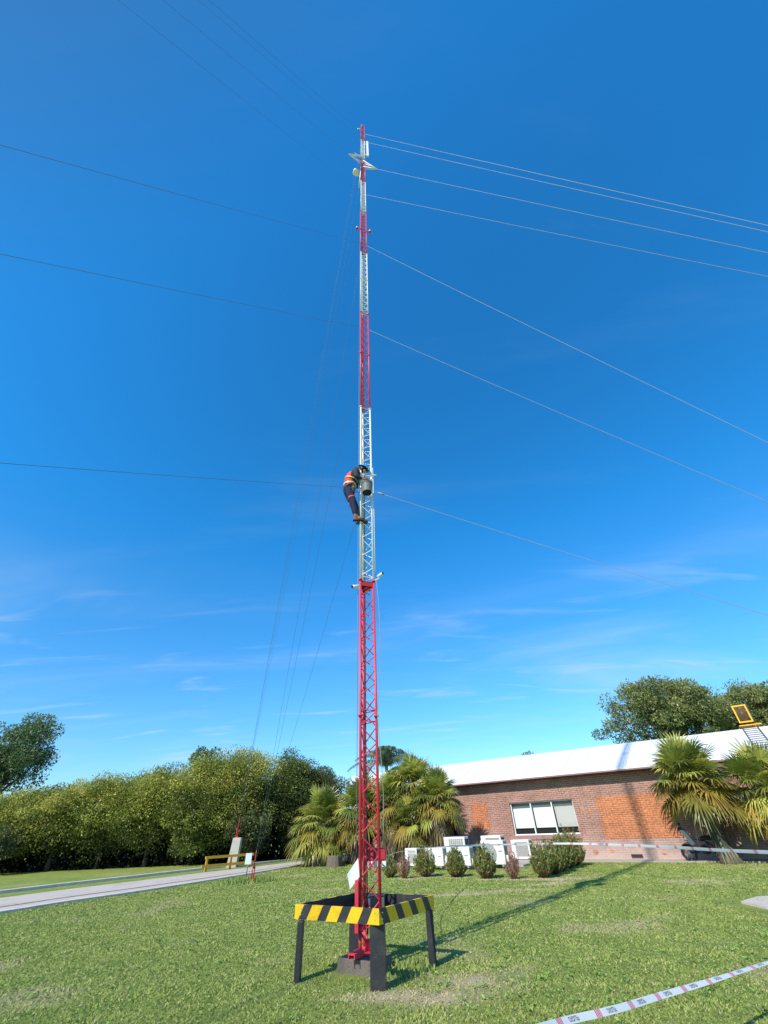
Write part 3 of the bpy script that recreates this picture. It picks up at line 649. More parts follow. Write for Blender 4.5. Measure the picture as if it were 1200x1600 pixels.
# roof ladder with its yellow hatch gate
lad = empty('roof_ladder', P0, math.atan2(A.y, A.x)); tag(lad, 'dark metal ladder lying up the white roof with a yellow mesh gate at its top', 'ladder')
STL = surf('dark_steel', (.10, .10, .11), .5, .2)
sl = .3525
def rz(o): return 3.31 + (o + .5) * sl
q = MB()
for s_ in (8.12, 8.72): q.path([(s_, -.55, rz(-.55) + .10), (s_, 3.55, rz(3.55) + .10)], .024, 6); 
q.build('rail', STL, lad); q = MB()
for k in range(13):
    o_ = -.3 + k * .32; q.tube((8.12, o_, rz(o_) + .1), (8.72, o_, rz(o_) + .1), .016, n=6)
q.build('rung', STL, lad)
q = MB(); g0, g1 = (8.12, 3.5, 4.95), (8.68, 3.5, 5.75)
def bar4(q, x0, x1, z0, z1, y, r):
    q.box((x0, y - r, z0), (x0 + 2 * r, y + r, z1)); q.box((x1 - 2 * r, y - r, z0), (x1, y + r, z1)); q.box((x0 + 2 * r, y - r, z0), (x1 - 2 * r, y + r, z0 + 2 * r)); q.box((x0 + 2 * r, y - r, z1 - 2 * r), (x1 - 2 * r, y + r, z1))
YL2 = surf('yellow_frame', (.85, .45, .02), .45)
bar4(q, 8.12, 8.70, 4.97, 5.75, 3.5, .03); gt = q.build('gate_frame', YL2, lad)
q = MB()
for k in range(1, 14): q.tube((8.16, 3.5, 4.99 + k * .054), (8.66, 3.5, 4.99 + k * .054), .011, n=5)
for k in range(1, 9): q.tube((8.16 + k * .055, 3.49, 5.0), (8.16 + k * .055, 3.49, 5.7), .009, n=5)
q.build('mesh', surf('gate_mesh', (.20, .10, .05), .6), gt)
q = MB(); q.box((8.05, 3.4, 4.83), (8.95, 3.9, 4.87)); q.box((8.1, 3.45, 4.70), (8.14, 3.5, 4.83)); q.box((8.66, 3.45, 4.70), (8.7, 3.5, 4.83)); q.build('platform', YL2, lad)
q = MB(); q.path([(8.74, 3.55, 4.87), (8.74, 3.55, 5.9), (8.66, 3.9, 6.0)], .02, 6); q.build('post', STL, lad)

# ------------------------------------------------------------------ air conditioners
ACW = surf('ac_white', (.78, .78, .76), .45, .04, 4, dirt=(.6, .58, .54), dscale=3, damt=.3)
ACG = surf('ac_grille', (.30, .30, .30), .6, .1); ACD = surf('ac_dark', (.05, .05, .055), .6, .2); COIL = surf('ac_coil', (.20, .17, .155), .6, .15, 30)
def ac(name_lab, px, py, W_, H_, D_, style, z=.07, lean=0):
    e = empty('air_conditioner', (px, py, z), math.atan2(A.y, A.x) + lean); tag(e, name_lab, 'air conditioner', 'outdoor air conditioning units beside the wall')
    q = MB(); q.box((-W_ / 2, -D_ / 2, .06), (W_ / 2, D_ / 2, H_)); q.build('casing', ACW, e, bevel=.02)
    q = MB()
    for s_ in (-1, 1): q.box((s_ * W_ * .38 - .04, -D_ / 2 - .03, 0), (s_ * W_ * .38 + .04, D_ / 2 + .03, .06))
    q.build('foot', ACG, e)
    y = -D_ / 2
    if style in ('fan', 'fan2'):
        cs = [(-W_ * .16, H_ * .5)] if style == 'fan' else [(-W_ * .14, H_ * .28), (-W_ * .14, H_ * .70)]
        rr = min(W_ * .32, H_ * (.4 if style == 'fan' else .2))
        for cx_, cz_ in cs:
            q = MB(); q.prism([(cx_ + rr * math.cos(a * math.pi / 14), cz_ + rr * math.sin(a * math.pi / 14)) for a in range(28)], 0, .006, Matrix(((1, 0, 0, 0), (0, 0, -1, y - .002), (0, 1, 0, 0), (0, 0, 0, 1)))); fn = q.build('fan', surf('fan_well', (.22, .22, .22), .6), e)
            q = MB()
            for r_ in [rr * k / 7 for k in range(1, 8)]:
                q.path([(cx_ + r_ * math.cos(a * math.pi / 12), y - .02, cz_ + r_ * math.sin(a * math.pi / 12)) for a in range(25)], .006, 5, False)
            for a in range(12): q.tube((cx_, y - .02, cz_), (cx_ + rr * math.cos(a * math.pi / 6), y - .02, cz_ + rr * math.sin(a * math.pi / 6)), .005, n=4)
            q.build('grille', ACW, fn)
        q = MB(); q.box((W_ * .25, y - .004, H_ * .55), (W_ * .42, y - .001, H_ * .6)); q.build('badge', ACG, e)
        q = MB(); q.box((W_ * .2, y - .003, .08), (W_ * .205, y - .001, H_ - .04)); q.build('seam', ACG, e)
    if style in ('coil', 'coilgrid'):
        x0, x1 = (-W_ * .26, W_ * .42); z0, z1 = (.16 if style == 'coil' else H_ * .64, H_ - .08)
        q = MB(); q.box((x0, y - .005, z0), (x1, y - .001, z1)); cl_ = q.build('coil', COIL, e)
        q = MB()
        if style == 'coil':
            q.box((x0, y - .012, z0 + (z1 - z0) * .77), (x1, y - .006, z0 + (z1 - z0) * .80))
            for k in range(1, 40): q.box((x0, y - .008, z0 + (z1 - z0) * k / 40), (x1, y - .006, z0 + (z1 - z0) * k / 40 + .004))
        else:
            for k in range(1, 6): q.box((x0, y - .012, z0 + (z1 - z0) * k / 6 - .006), (x1, y - .006, z0 + (z1 - z0) * k / 6 + .006))
            for k in range(1, 7): q.box((x0 + (x1 - x0) * k / 7 - .006, y - .018, z0), (x0 + (x1 - x0) * k / 7 + .006, y - .013, z1))
        q.build('guard', ACW, cl_)
    q = MB(); q.path([(W_ / 2 - .06, D_ / 2, H_ * .3), (W_ / 2 - .02, D_ / 2 + .12, H_ * .32), (W_ / 2 + .10, D_ / 2 + .2, H_ * .2), (W_ / 2 + .13, D_ / 2 + .2, .0)], .028, 6); q.build('pipe', ACD, e)
    q = MB(); q.box((-W_ / 2 + .04, y - .0035, H_ * .08), (-W_ / 2 + .12, y - .001, H_ * .16)); q.build('label', ACG, e)
    # side intake on the right
    q = MB(); q.box((W_ / 2 + .001, -D_ * .38, H_ * .2), (W_ / 2 + .005, D_ * .4, H_ * .92)); q.build('side_coil', ACD if style != 'fan' else ACG, e)
    if style in ('fan', 'fan2'):
        q = MB(); q.box((W_ / 2 + .006, -D_ * .2, H_ * .16), (W_ / 2 + .10, D_ * .15, H_ * .42)); q.build('valve_cover', ACW, e, bevel=.01)
    return e
ac('low white air conditioner at the left end of the row with a dark open side', .62, 23.45, .62, .66, .34, 'coil')
ac('low plain white air conditioner behind the leafy shrub, second from the left', 1.55, 22.98, 1.0, .66, .36, 'fan')
ac('white air conditioner at the back with a square wire guard over its coil', 2.60, 23.6, 1.05, .98, .4, 'coilgrid')
ac('low white air conditioner in front of the unit with the square wire guard', 2.60, 22.5, 1.05, .67, .36, 'fan')
ac('white air conditioner with only its dark top strip showing behind the round fan unit', 4.18, 23.25, .95, .98, .42, 'coil')
ac('big white air conditioner with a round fan grille behind a rounded shrub', 4.03, 22.38, 1.02, .84, .38, 'fan')
ac('white air conditioner with a large brown coil face, alone at the right end', 5.62, 24.15, .86, .74, .4, 'coil', z=.10)
q = MB(); q.box((-.6, -.35, -.05), (.6, .5, .115)); tag(q.build('concrete_pad', PAVE, loc=(5.7, 24.05, .03), rotz=math.atan2(A.y, A.x), bevel=.01), 'pale concrete pad under the brown-faced air conditioner', 'pad')
for (x, y, l_) in ((2.05, 22.75, 'low white pipe cover between the low unit and the tall guarded unit'), (3.38, 22.5, 'low white pipe cover with sloping top left of the round fan unit')):
    e = empty('pipe_cover', (x, y, .07), math.atan2(A.y, A.x)); tag(e, l_, 'pipe cover')
    q = MB(); q.box((-.2, -.1, 0), (.2, .1, .34)); q.prism([(-.2, .34), (.2, .34), (.2, .46)], -.1, .1, Matrix(((1, 0, 0, 0), (0, 0, -1, 0), (0, 1, 0, 0), (0, 0, 0, 1)))); q.build('cover', ACW, e, bevel=.008)
    q = MB(); q.box((-.13, -.106, .08), (.13, -.101, .26)); q.build('opening', ACD, e)

# ------------------------------------------------------------------ trees
BARK = surf('bark', (.09, .07, .055), .95, .35, 9, .8, 25)
BARKG = surf('grey_bark', (.16, .145, .12), .95, .35, 9, .8, 25)
def tree(name, label, x, y, H, rad, pal, nclump, per, size, seed, group=None, crown0=.2, airy=.0, trunk=.16, lean=(0, 0), flat=1., cat='tree', clr=1., droop=.1, inner=.25, asp=.45, barkm=None, bot=None, tn=.18, tsp=.16):
    global rng
    rng = np.random.default_rng(seed); rr_ = random.Random(seed)
    e = empty(name, (x, y, 0)); tag(e, label, cat, group)
    rx, ry = (rad if isinstance(rad, tuple) else (rad, rad))
    zc_ = H * (crown0 + 1) / 2; rz_ = H * (1 - crown0) / 2 * flat
    if flat != 1: zc_ = H - rz_
    cl = []
    for i in range(nclump):
        d = unit(rng.normal(size=3)); 
        if d[2] < -.3 and rng.uniform() < .35: d[2] *= -1
        rho = rng.uniform(.62, 1.0) if rng.uniform() > inner else rng.uniform(.2, .6)
        wob = 1 + .16 * math.sin(3 * math.atan2(d[1], d[0]) + seed) + rng.normal() * .07
        cr_ = rng.uniform(.16, .30) * clr * min(rx, rz_)
        c = np.array([d[0] * (rx - cr_) * rho * wob + lean[0] * (d[2] * .5 + .5), d[1] * (ry - cr_) * rho * wob + lean[1] * (d[2] * .5 + .5), zc_ + d[2] * (rz_ - cr_ * .8) * rho * (wob if d[2] < .5 else min(1.05, wob))])
        tone = .45 + .25 * d[2] + rng.normal() * tsp  # upper clumps get lighter leaves, daylight from above put into the colour
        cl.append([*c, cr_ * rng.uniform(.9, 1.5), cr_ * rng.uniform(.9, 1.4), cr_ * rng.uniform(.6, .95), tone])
    cl = np.array(cl); 
    if bot is not None: cl[:, 2] = np.maximum(cl[:, 2], bot + cl[:, 5])
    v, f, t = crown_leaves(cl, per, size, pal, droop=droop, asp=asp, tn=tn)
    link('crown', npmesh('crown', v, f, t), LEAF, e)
    mb = MB(); fork = H * max(crown0 * 1.0, .16)
    mb.path([(0, 0, -.2), (lean[0] * .05, lean[1] * .05, fork * .5), (lean[0] * .15, lean[1] * .15, fork)], [trunk * 1.5, trunk * 1.1, trunk], 9)
    idx = rng.choice(len(cl), min(len(cl), 26), replace=False); b0 = Vector((lean[0] * .15, lean[1] * .15, fork))
    for k_, i in enumerate(idx):
        c = Vector(cl[i][:3]); mid = b0.lerp(c, .45) + Vector((rr_.uniform(-.15, .15) * rx, rr_.uniform(-.15, .15) * ry, .06 * H))
        mb.path([b0, b0.lerp(mid, .5) + Vector((0, 0, .02 * H)), mid, mid.lerp(c, .6), c], [trunk * .55, trunk * .42, trunk * .3, trunk * .17, trunk * .06], 6)
    mb.build('trunk', barkm or BARK, e)
    return e
HP = [(.04, .06, .018), (.13, .17, .035), (.27, .325, .06), (.41, .44, .085), (.60, .50, .10)]
HP2 = [(.03, .045, .018), (.065, .09, .03), (.115, .145, .045), (.18, .2, .06)]
HP3 = [(.02, .035, .012), (.07, .10, .025), (.15, .20, .045), (.30, .33, .07)]  # darker leaf palette, shade of the hedge's recessed part put into colour
hedge = [(-30.0, 34.5, 4.8, 3.2, HP2, 'dark low tree at the far left end of the tall hedge row'),
 (-26.3, 34.6, 5.0, 2.9, HP, 'rounded dense tree at the low left end of the hedge row'),
 (-22.9, 34.5, 5.3, 2.7, HP, 'dense green tree in the hedge row, just right of the tall leaning tree behind'),
 (-19.7, 34.6, 5.7, 2.6, HP, 'green tree in the left half of the hedge row with a flat rounded top'),
 (-16.6, 34.6, 6.1, 2.6, HP, 'tree in the middle of the hedge row with yellowish leaf clumps'),
 (-13.6, 34.6, 6.8, 2.6, HP, 'tall tree in the hedge row with yellow leaves, below the small dark treetop'),
 (-10.9, 34.9, 7.0, 2.5, HP, 'tallest tree of the hedge row, standing directly behind the concrete pillar'),
 (-8.2, 36.8, 7.1, 2.3, HP3, 'tall tree right of the concrete pillar with a dark shaded trunk side'),
 (-6.3, 38.4, 6.1, 1.9, HP2, 'slimmer dark green tree near the right end of the hedge row')]
for i, (x, y, H_, r_, pl_, lb_) in enumerate(hedge):
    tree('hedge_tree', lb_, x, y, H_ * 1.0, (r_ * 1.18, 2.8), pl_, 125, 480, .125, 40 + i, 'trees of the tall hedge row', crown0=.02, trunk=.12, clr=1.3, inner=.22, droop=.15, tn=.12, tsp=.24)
tree('small_tree', 'thin airy tree at the right end of the hedge row with sky showing through', -4.9, 39.0, 5.4, (1.6, 1.5), HP2 + [(.16, .15, .07)], 26, 130, .15, 77, crown0=.35, trunk=.07, clr=1.2)
# dark understory under the hedge
for (x, y, w_, h_, sd_, lb_) in ((-25.5, 31.8, 2.4, 2.6, 5, 'dark shaded bush at the foot of the left end of the hedge row'), (-9.6, 33.2, 1.8, 3.0, 6, 'dark ivy covered bush behind the yellow rail'), (-6.9, 36.6, 1.9, 2.8, 8, 'dark bush beside the small fan palm')):
    tree('bush', lb_, x, y, h_, (w_, 1.2), HP2, 40, 160, .15, sd_, crown0=.02, trunk=.06, clr=1.2, cat='bush')
us = MB()
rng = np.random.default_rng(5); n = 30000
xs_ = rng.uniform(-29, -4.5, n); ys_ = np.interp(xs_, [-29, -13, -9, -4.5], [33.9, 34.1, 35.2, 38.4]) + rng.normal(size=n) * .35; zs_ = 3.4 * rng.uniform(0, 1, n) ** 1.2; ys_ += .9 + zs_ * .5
v, f, t = leaf_quads(np.stack([xs_, ys_, zs_], 1), rng.normal(size=(n, 3)), rng.uniform(.2, .4, n), rng.uniform(.1, .2, n), np.array([[.006, .011, .005]]) * rng.uniform(.5, 2.0, (n, 1)))  # leaf tint near black, paints the deep shade under the hedge
tag(link('undergrowth', npmesh('undergrowth', v, f, t), LEAF), 'tangled undergrowth, coloured near black as shade, along the foot of the hedge row', 'undergrowth', kind='stuff')
DP = [(.03, .06, .03), (.07, .12, .055), (.13, .20, .07), (.21, .27, .09)]
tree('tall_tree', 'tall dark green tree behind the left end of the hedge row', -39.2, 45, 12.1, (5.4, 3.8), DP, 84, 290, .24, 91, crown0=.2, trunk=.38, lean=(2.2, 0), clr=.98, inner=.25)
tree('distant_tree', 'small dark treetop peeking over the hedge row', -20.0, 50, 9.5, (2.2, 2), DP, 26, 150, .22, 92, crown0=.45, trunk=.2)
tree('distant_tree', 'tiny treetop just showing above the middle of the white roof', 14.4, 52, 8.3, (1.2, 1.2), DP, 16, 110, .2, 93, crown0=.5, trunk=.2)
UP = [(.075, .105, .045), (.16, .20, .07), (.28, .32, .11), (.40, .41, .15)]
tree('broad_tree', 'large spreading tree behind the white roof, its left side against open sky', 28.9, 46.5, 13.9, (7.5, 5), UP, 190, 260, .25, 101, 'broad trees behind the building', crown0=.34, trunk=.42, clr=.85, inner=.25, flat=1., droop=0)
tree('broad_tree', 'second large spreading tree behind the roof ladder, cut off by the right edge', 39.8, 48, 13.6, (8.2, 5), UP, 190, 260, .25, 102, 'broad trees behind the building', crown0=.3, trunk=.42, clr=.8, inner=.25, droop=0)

# ------------------------------------------------------------------ palms
def fan_frond(o, d, petl, fr, droopt, tint, seed, P_, F_, T_):
    """palmate leaf: o base, d direction, petiole length, fan radius"""
    r = random.Random(seed); d = Vector(d).normalized(); up = Vector((0, 0, 1))
    side = d.cross(up); side = side.normalized() if side.length > .05 else Vector((1, 0, 0)); nrm = side.cross(d).normalized()
    side = side * math.cos(r.uniform(-.5, .5)) + nrm * math.sin(r.uniform(-.4, .4)); side.normalize(); nrm = side.cross(d).normalized()
    p0 = Vector(o); pm = p0 + d * petl * .55 + Vector((0, 0, .04)); p1 = p0 + d * petl + Vector((0, 0, -droopt * petl * .35))
    k = len(P_)
    for p in (p0, pm, p1): P_ += [p - side * .018, p + side * .018]; T_ += [tint * .8] * 2
    F_ += [(k, k + 1, k + 3, k + 2), (k + 2, k + 3, k + 5, k + 4)]
    d2 = (d * 1 + Vector((0, 0, -droopt * .5))).normalized(); nrm2 = side.cross(d2).normalized()
    nf = 24
    for j in range(nf):
        a = (j / (nf - 1) - .5) * R(250) + r.uniform(-.03, .03)
        fd_ = (d2 * math.cos(a) + side * math.sin(a)).normalized(); tg = fd_.cross(nrm2).normalized()
        L_ = fr * (.72 + .28 * math.cos(a * .75)) * r.uniform(.85, 1.08); wv = .030 * fr / .8
        k = len(P_); zz = nrm2 * (.02 if j % 2 else -.02)
        segs = ((.0, .3), (.35, 1.15), (.62, .9), (.85, .5), (1.0, .08)); base_t = tint * r.uniform(.75, 1.2)
        for s_, w_ in segs:
            dd = droopt * (.75 + .25 * math.sin(j * 2.7 + seed)) * max(0, s_ - .3) ** 1.7 * L_
            p = p1 + fd_ * s_ * L_ * (1 - .25 * droopt * max(0, s_ - .5)) + Vector((0, 0, -dd - .0)) + nrm2 * (.10 * fr * math.cos(a) * s_ * .5) + zz * s_
            P_ += [p - tg * wv * w_, p + tg * wv * w_]; tt_ = base_t.copy()
            if s_ > .8: tt_ = tt_ * .6 + np.array([.30, .24, .10]) * .4
            T_ += [tt_, tt_]
        for q_ in range(4): F_.append((k + 2 * q_, k + 2 * q_ + 1, k + 2 * q_ + 3, k + 2 * q_ + 2))
def fan_palm(label, x, y, th, cz, rad, nfr, seed, group, deadn=14, trunk_r=.16, squash=1., yellow=.2, lean=(0, 0), foot=None):
    r = random.Random(seed); e = empty('fan_palm', (x, y, 0)); tag(e, label, 'palm tree', group)
    top = Vector((lean[0], lean[1], cz))
    mb = MB(); mb.path([(0, 0, -.1), (lean[0] * .1, lean[1] * .1, .15), (lean[0] * .4, lean[1] * .4, cz * .45), tuple(top)], [trunk_r * 1.5, trunk_r, trunk_r * .85, trunk_r * .9], 12)
    for k in range(60):      # old leaf stubs
        z = r.uniform(.1, cz); a = r.uniform(0, 6.28); c = Vector((lean[0], lean[1], 0)) * (z / cz); mb.tube(c + Vector((math.cos(a) * trunk_r * .7, math.sin(a) * trunk_r * .7, z)), c + Vector((math.cos(a) * trunk_r * 1.5, math.sin(a) * trunk_r * 1.5, z + .12)), .03, .012, n=4)
    mb.build('trunk', BARK, e)
    P_, F_, T_ = [], [], []
    G = [np.array(c) for c in ((.15, .20, .04), (.27, .33, .06), (.42, .46, .09), (.58, .57, .13))]
    Yc = [np.array(c) for c in ((.42, .30, .05), (.34, .27, .05), (.45, .27, .06))]
    nfr = int(nfr * 1.45)
    for i in range(nfr):
        u = (i + .5) / nfr; el = R(88 - 122 * u ** .95) ; a = i * 2.39996 + r.uniform(-.3, .3)
        d = Vector((math.cos(a) * math.cos(el), math.sin(a) * math.cos(el), math.sin(el)))
        t_ = G[min(3, int(r.random() * 4))] * r.uniform(.8, 1.2)
        if u > .62 and r.random() < yellow * 2.2: t_ = r.choice(Yc) * r.uniform(.6, 1.1) * .8 + t_ * .2
        fr = rad * .46 * r.uniform(.8, 1.2)
        fan_frond(top + Vector((0, 0, r.uniform(-.1, .15))), d, rad * .6 * r.uniform(.65, 1.15), fr, (.27 + .80 * u ** 1.15) + r.uniform(-.2, .3), t_, seed * 100 + i, P_, F_, T_)
    V_ = np.array([tuple(p) for p in P_]); 
    link('crown', npmesh('crown', V_, np.array(F_), np.array(T_)), PALM, e)
    P_, F_, T_ = [], [], []
    D_ = [np.array(c) for c in ((.22, .17, .11), (.30, .24, .16), (.13, .10, .07), (.38, .30, .14))]
    for i in range(deadn):
        a = i * 2.39996; el = R(r.uniform(-75, -40)); d = Vector((math.cos(a) * math.cos(el), math.sin(a) * math.cos(el), math.sin(el)))
        fan_frond(top + Vector((0, 0, -.15)), d, rad * .42, rad * .5 * r.uniform(.8, 1.1), 1.8, r.choice(D_) * r.uniform(.7, 1.2), seed * 77 + i, P_, F_, T_)
    if deadn: link('dead_fronds', npmesh('dead_fronds', np.array([tuple(p) for p in P_]), np.array(F_), np.array(T_)), PALM, e)
    return e
pg = 'fan palms growing beside the building'
fan_palm('small bright fan palm beside the tree stump, growing by the bend of the path', -3.6, 28.7, 0, 1.8, 1.95, 58, 3, pg, deadn=5, trunk_r=.26, yellow=.08, lean=(-.6, 0))
fan_palm('leafy fan palm under the white roof end, seen just behind the mast', -2.0, 28.2, 0, 2.25, 1.9, 54, 4, pg, deadn=6, yellow=.35)
fan_palm('fan palm directly behind the mast with dead pale fronds hanging', -.3, 27.2, 0, 2.55, 1.6, 50, 5, pg, deadn=22, yellow=.35)
fan_palm('tallest bushy fan palm of the clump, between the mast and the brick wall', .95, 26.6, 0, 3.25, 1.75, 64, 6, pg, deadn=14, yellow=.2)
fan_palm('fan palm with drooping yellow fronds nearest the air conditioners', 2.05, 25.0, 0, 2.6, 1.5, 54, 8, pg, deadn=10, yellow=.3)
fan_palm('low fan palm at the front of the clump with brown hanging skirt', .75, 25.7, 0, 1.7, 1.35, 34, 7, pg, deadn=20, yellow=.4)
fan_palm('fan palm with orange-yellow hanging fronds in front of the orange brick patch', 11.95, 20.05, 0, 2.6, 1.78, 62, 9, pg, deadn=2, yellow=.38, trunk_r=.12)
fan_palm('fan palm standing below the roof ladder', 14.0, 18.85, 0, 2.1, 1.72, 50, 12, pg, deadn=2, yellow=.4, trunk_r=.12)
# pale bundle of old stems at the right palm's foot
q = MB()
for k in range(16):
    a = R(-70 + k * 5); q.path([(0, 0, .95), (.03 * k - .1, -.05, .45), (-.12 + .045 * k, -.12, .0)], [.01, .014, .02], 5)
tag(q.build('dry_stem_bundle', surf('straw', (.5, .42, .3), .9, .3), loc=(12.0, 20.0, 0)), 'fan of pale dry stems standing at the foot of the right fan palm', 'dry stems')
# feather palm far behind
def feather_palm(label, x, y, cz, Lf, n_, seed):
    r = random.Random(seed); e = empty('feather_palm', (x, y, 0)); tag(e, label, 'palm tree')
    mb = MB(); mb.path([(0, 0, -.1), (0.05, 0, cz * .5), (0, 0, cz)], [.2, .15, .13], 10); mb.build('trunk', BARKG, e)
    P_, F_, T_ = [], [], []
    for i in range(n_):
        a = i * 2.39996; el = R(r.uniform(30, 85)); h_ = Vector((math.cos(a), math.sin(a), 0)); pts = []
        for k in range(15):
            s = k / 14; pts.append(Vector((0, 0, cz)) + h_ * (Lf * s * math.cos(el) * 1.25) + Vector((0, 0, Lf * (s * math.sin(el) - .62 * s ** 2.2))))
        for k in range(14):
            d = (pts[k + 1] - pts[k]).normalized(); sd_ = d.cross(Vector((0, 0, 1))).normalized()
            kk = len(P_); P_ += [pts[k] - sd_ * .015, pts[k] + sd_ * .015, pts[k + 1] + sd_ * .015, pts[k + 1] - sd_ * .015]; T_ += [np.array([.06, .08, .03])] * 4; F_.append((kk, kk + 1, kk + 2, kk + 3))
            for q_ in range(7):
                for s_ in (-1, 1):
                    p = pts[k].lerp(pts[k + 1], q_ / 7); ll = .55 * (1 - (k / 15) ** 3 * .7) * r.uniform(.8, 1.1); dd = (sd_ * s_ * .8 + d * .5 + Vector((0, 0, r.uniform(-1.0, -.1)))).normalized()
                    kk = len(P_); P_ += [p, p + dd * ll * .5 + d * .016, p + dd * ll + Vector((0, 0, -.12 * ll)), p + dd * ll * .5 - d * .016]; T_ += [np.array([.14, .20, .10]) * r.uniform(.7, 1.6)] * 4; F_.append((kk, kk + 1, kk + 2, kk + 3))
    link('crown', npmesh('crown', np.array([tuple(p) for p in P_]), np.array(F_), np.array(T_)), LEAF, e)
feather_palm('tall feathery palm rising behind the fan palms next to the mast', -.7, 38.5, 5.6, 2.9, 22, 4)
feather_palm('lower feathery palm behind the roof, right of the tall feathery palm', 1.4, 40.0, 5.0, 2.5, 18, 14)
# leafy shrub with reddish leaves behind the mast
tree('red_leaved_shrub', 'tall leafy shrub with reddish tips seen through the mast lattice', -1.5, 29.2, 4.9, (.8, .8), [(.09, .13, .03), (.17, .24, .05), (.28, .30, .07), (.42, .13, .07), (.55, .16, .10)], 34, 120, .14, 55, crown0=.05, trunk=.05, cat='shrub', clr=1.5)

# ------------------------------------------------------------------ garden shrubs
def shrub(label, x, y, H_, rr_, seed, dead=False, group='small shrubs in front of the air conditioners', n_st=60, leafn=14, yel=.15, name='shrub'):
    global rng
    rng = np.random.default_rng(seed); r = random.Random(seed); e = empty(name, (x, y, 0)); tag(e, label, 'shrub', group)
    mb = MB(); Ps, Ds, Ts = [], [], []
    for k in range(n_st):
        a = r.uniform(0, 6.28); sp = r.random() ** .6; tp = Vector((math.cos(a) * rr_ * sp, math.sin(a) * rr_ * sp, H_ * (1.05 - .55 * sp ** 2) * r.uniform(.5, 1.12)))
        md = Vector((tp.x * .72, tp.y * .72, tp.z * .42)); mb.path([(tp.x * .08, tp.y * .08, 0), md, tp], [.012, .007, .003], 4)
        if dead:
            for _ in range(5):
                b0_ = md.lerp(tp, r.random()); mb.tube(b0_, b0_ + Vector((r.uniform(-.1, .1), r.uniform(-.1, .1), r.uniform(.02, .14))), .004, .002, n=3)
        nl = leafn if not dead else 3
        for _ in range(nl):
            t = r.uniform(.25, 1); p = (Vector((0, 0, 0)).lerp(md, t * 2) if t < .5 else md.lerp(tp, t * 2 - 1)); Ps.append(p); Ds.append((r.uniform(-1, 1), r.uniform(-1, 1), r.uniform(.3, 1.3)))
            c = r.choice([(.13, .19, .045), (.21, .28, .06), (.30, .35, .09)]);
            if r.random() < yel or (p.z < H_ * .3 and r.random() < .25): c = r.choice([(.38, .16, .05), (.3, .25, .06)])
            if dead: c = (.26, .13, .08)
            Ts.append(c)
    n = len(Ps); v, f, t = leaf_quads(np.array([tuple(p) for p in Ps]), np.array(Ds), rng.uniform(.06, .13, n), rng.uniform(.022, .042, n), np.array(Ts) * rng.uniform(.7, 1.3, (n, 1)))
    link('foliage', npmesh('foliage', v, f, t), LEAF, e); mb.build('stem', surf('twig', (.16, .13, .08), .9) if not dead else surf('dead_twig', (.3, .17, .12), .9), e)
shrub('upright leafy shrub in front of the low white units', .95, 20.1, .86, .44, 1, n_st=130, leafn=22)
shrub('round green shrub in front of the tall guarded unit', 2.03, 19.6, .78, .42, 2, n_st=150, leafn=24)
shrub('rounded shrub in front of the round fan grille', 2.92, 18.6, .88, .40, 3, n_st=150, leafn=24)
shrub('bare reddish dying shrub at the left end of the shrub row', .17, 19.8, .75, .3, 4, dead=True, n_st=50)
shrub('bare brown dying shrub between the fan unit and the brown-faced unit', 3.76, 18.1, .72, .28, 5, dead=True, n_st=60)
shrub('small green weed shrub right behind the mast', -.35, 20.4, .7, .35, 16, n_st=60, leafn=16)
for k, (x, y, h_, r_, l_) in enumerate(((4.75, 18.1, .9, .42, 'spiky shrub at the near left end of the dense shrub group below the window'), (5.3, 18.9, .92, .45, 'second spiky shrub of the dense group below the window'), (5.85, 19.8, .95, .45, 'middle spiky shrub of the dense group below the window'), (6.5, 20.9, 1.0, .48, 'fourth spiky shrub of the dense group below the window'), (7.15, 22.0, 1.2, .55, 'tallest yellowish shrub at the far right end of the dense group'))):
    shrub(l_, x, y, h_, r_, 20 + k, group='dense shrubs below the window', n_st=150, leafn=22, yel=.1 if k < 4 else .35)

# weeds at the guy anchor
def weeds(x, y, n_, rad_, h_, seed, label):
    r = random.Random(seed); P_, F_, T_ = [], [], []
    for _ in range(n_):
        a = r.uniform(0, 6.28); q_ = rad_ * r.random() ** .6; p = Vector((x + q_ * math.cos(a), y + q_ * math.sin(a), 0)); hh = h_ * r.uniform(.4, 1.1); tp = p + Vector((r.uniform(-.5, .5) * hh, r.uniform(-.5, .5) * hh, hh)); s_ = Vector((r.uniform(-1, 1), r.uniform(-1, 1), 0)).normalized() * .02
        k = len(P_); P_ += [p - s_, p + s_, tp + s_ * .2, tp - s_ * .2]; T_ += [np.array([.24, .31, .09]) * r.uniform(.6, 1.5)] * 4; F_.append((k, k + 1, k + 2, k + 3))
    tag(link('weeds', npmesh('weeds', np.array([tuple(p) for p in P_]), np.array(F_), np.array(T_)), GRASS), label, 'weeds', kind='stuff')
weeds(-5.8, 21.1, 420, .9, .17, 3, 'taller weeds growing around the red guy anchor')
weeds(.0, 7.85, 260, .45, .06, 4, 'uncut grass growing inside the striped barrier')

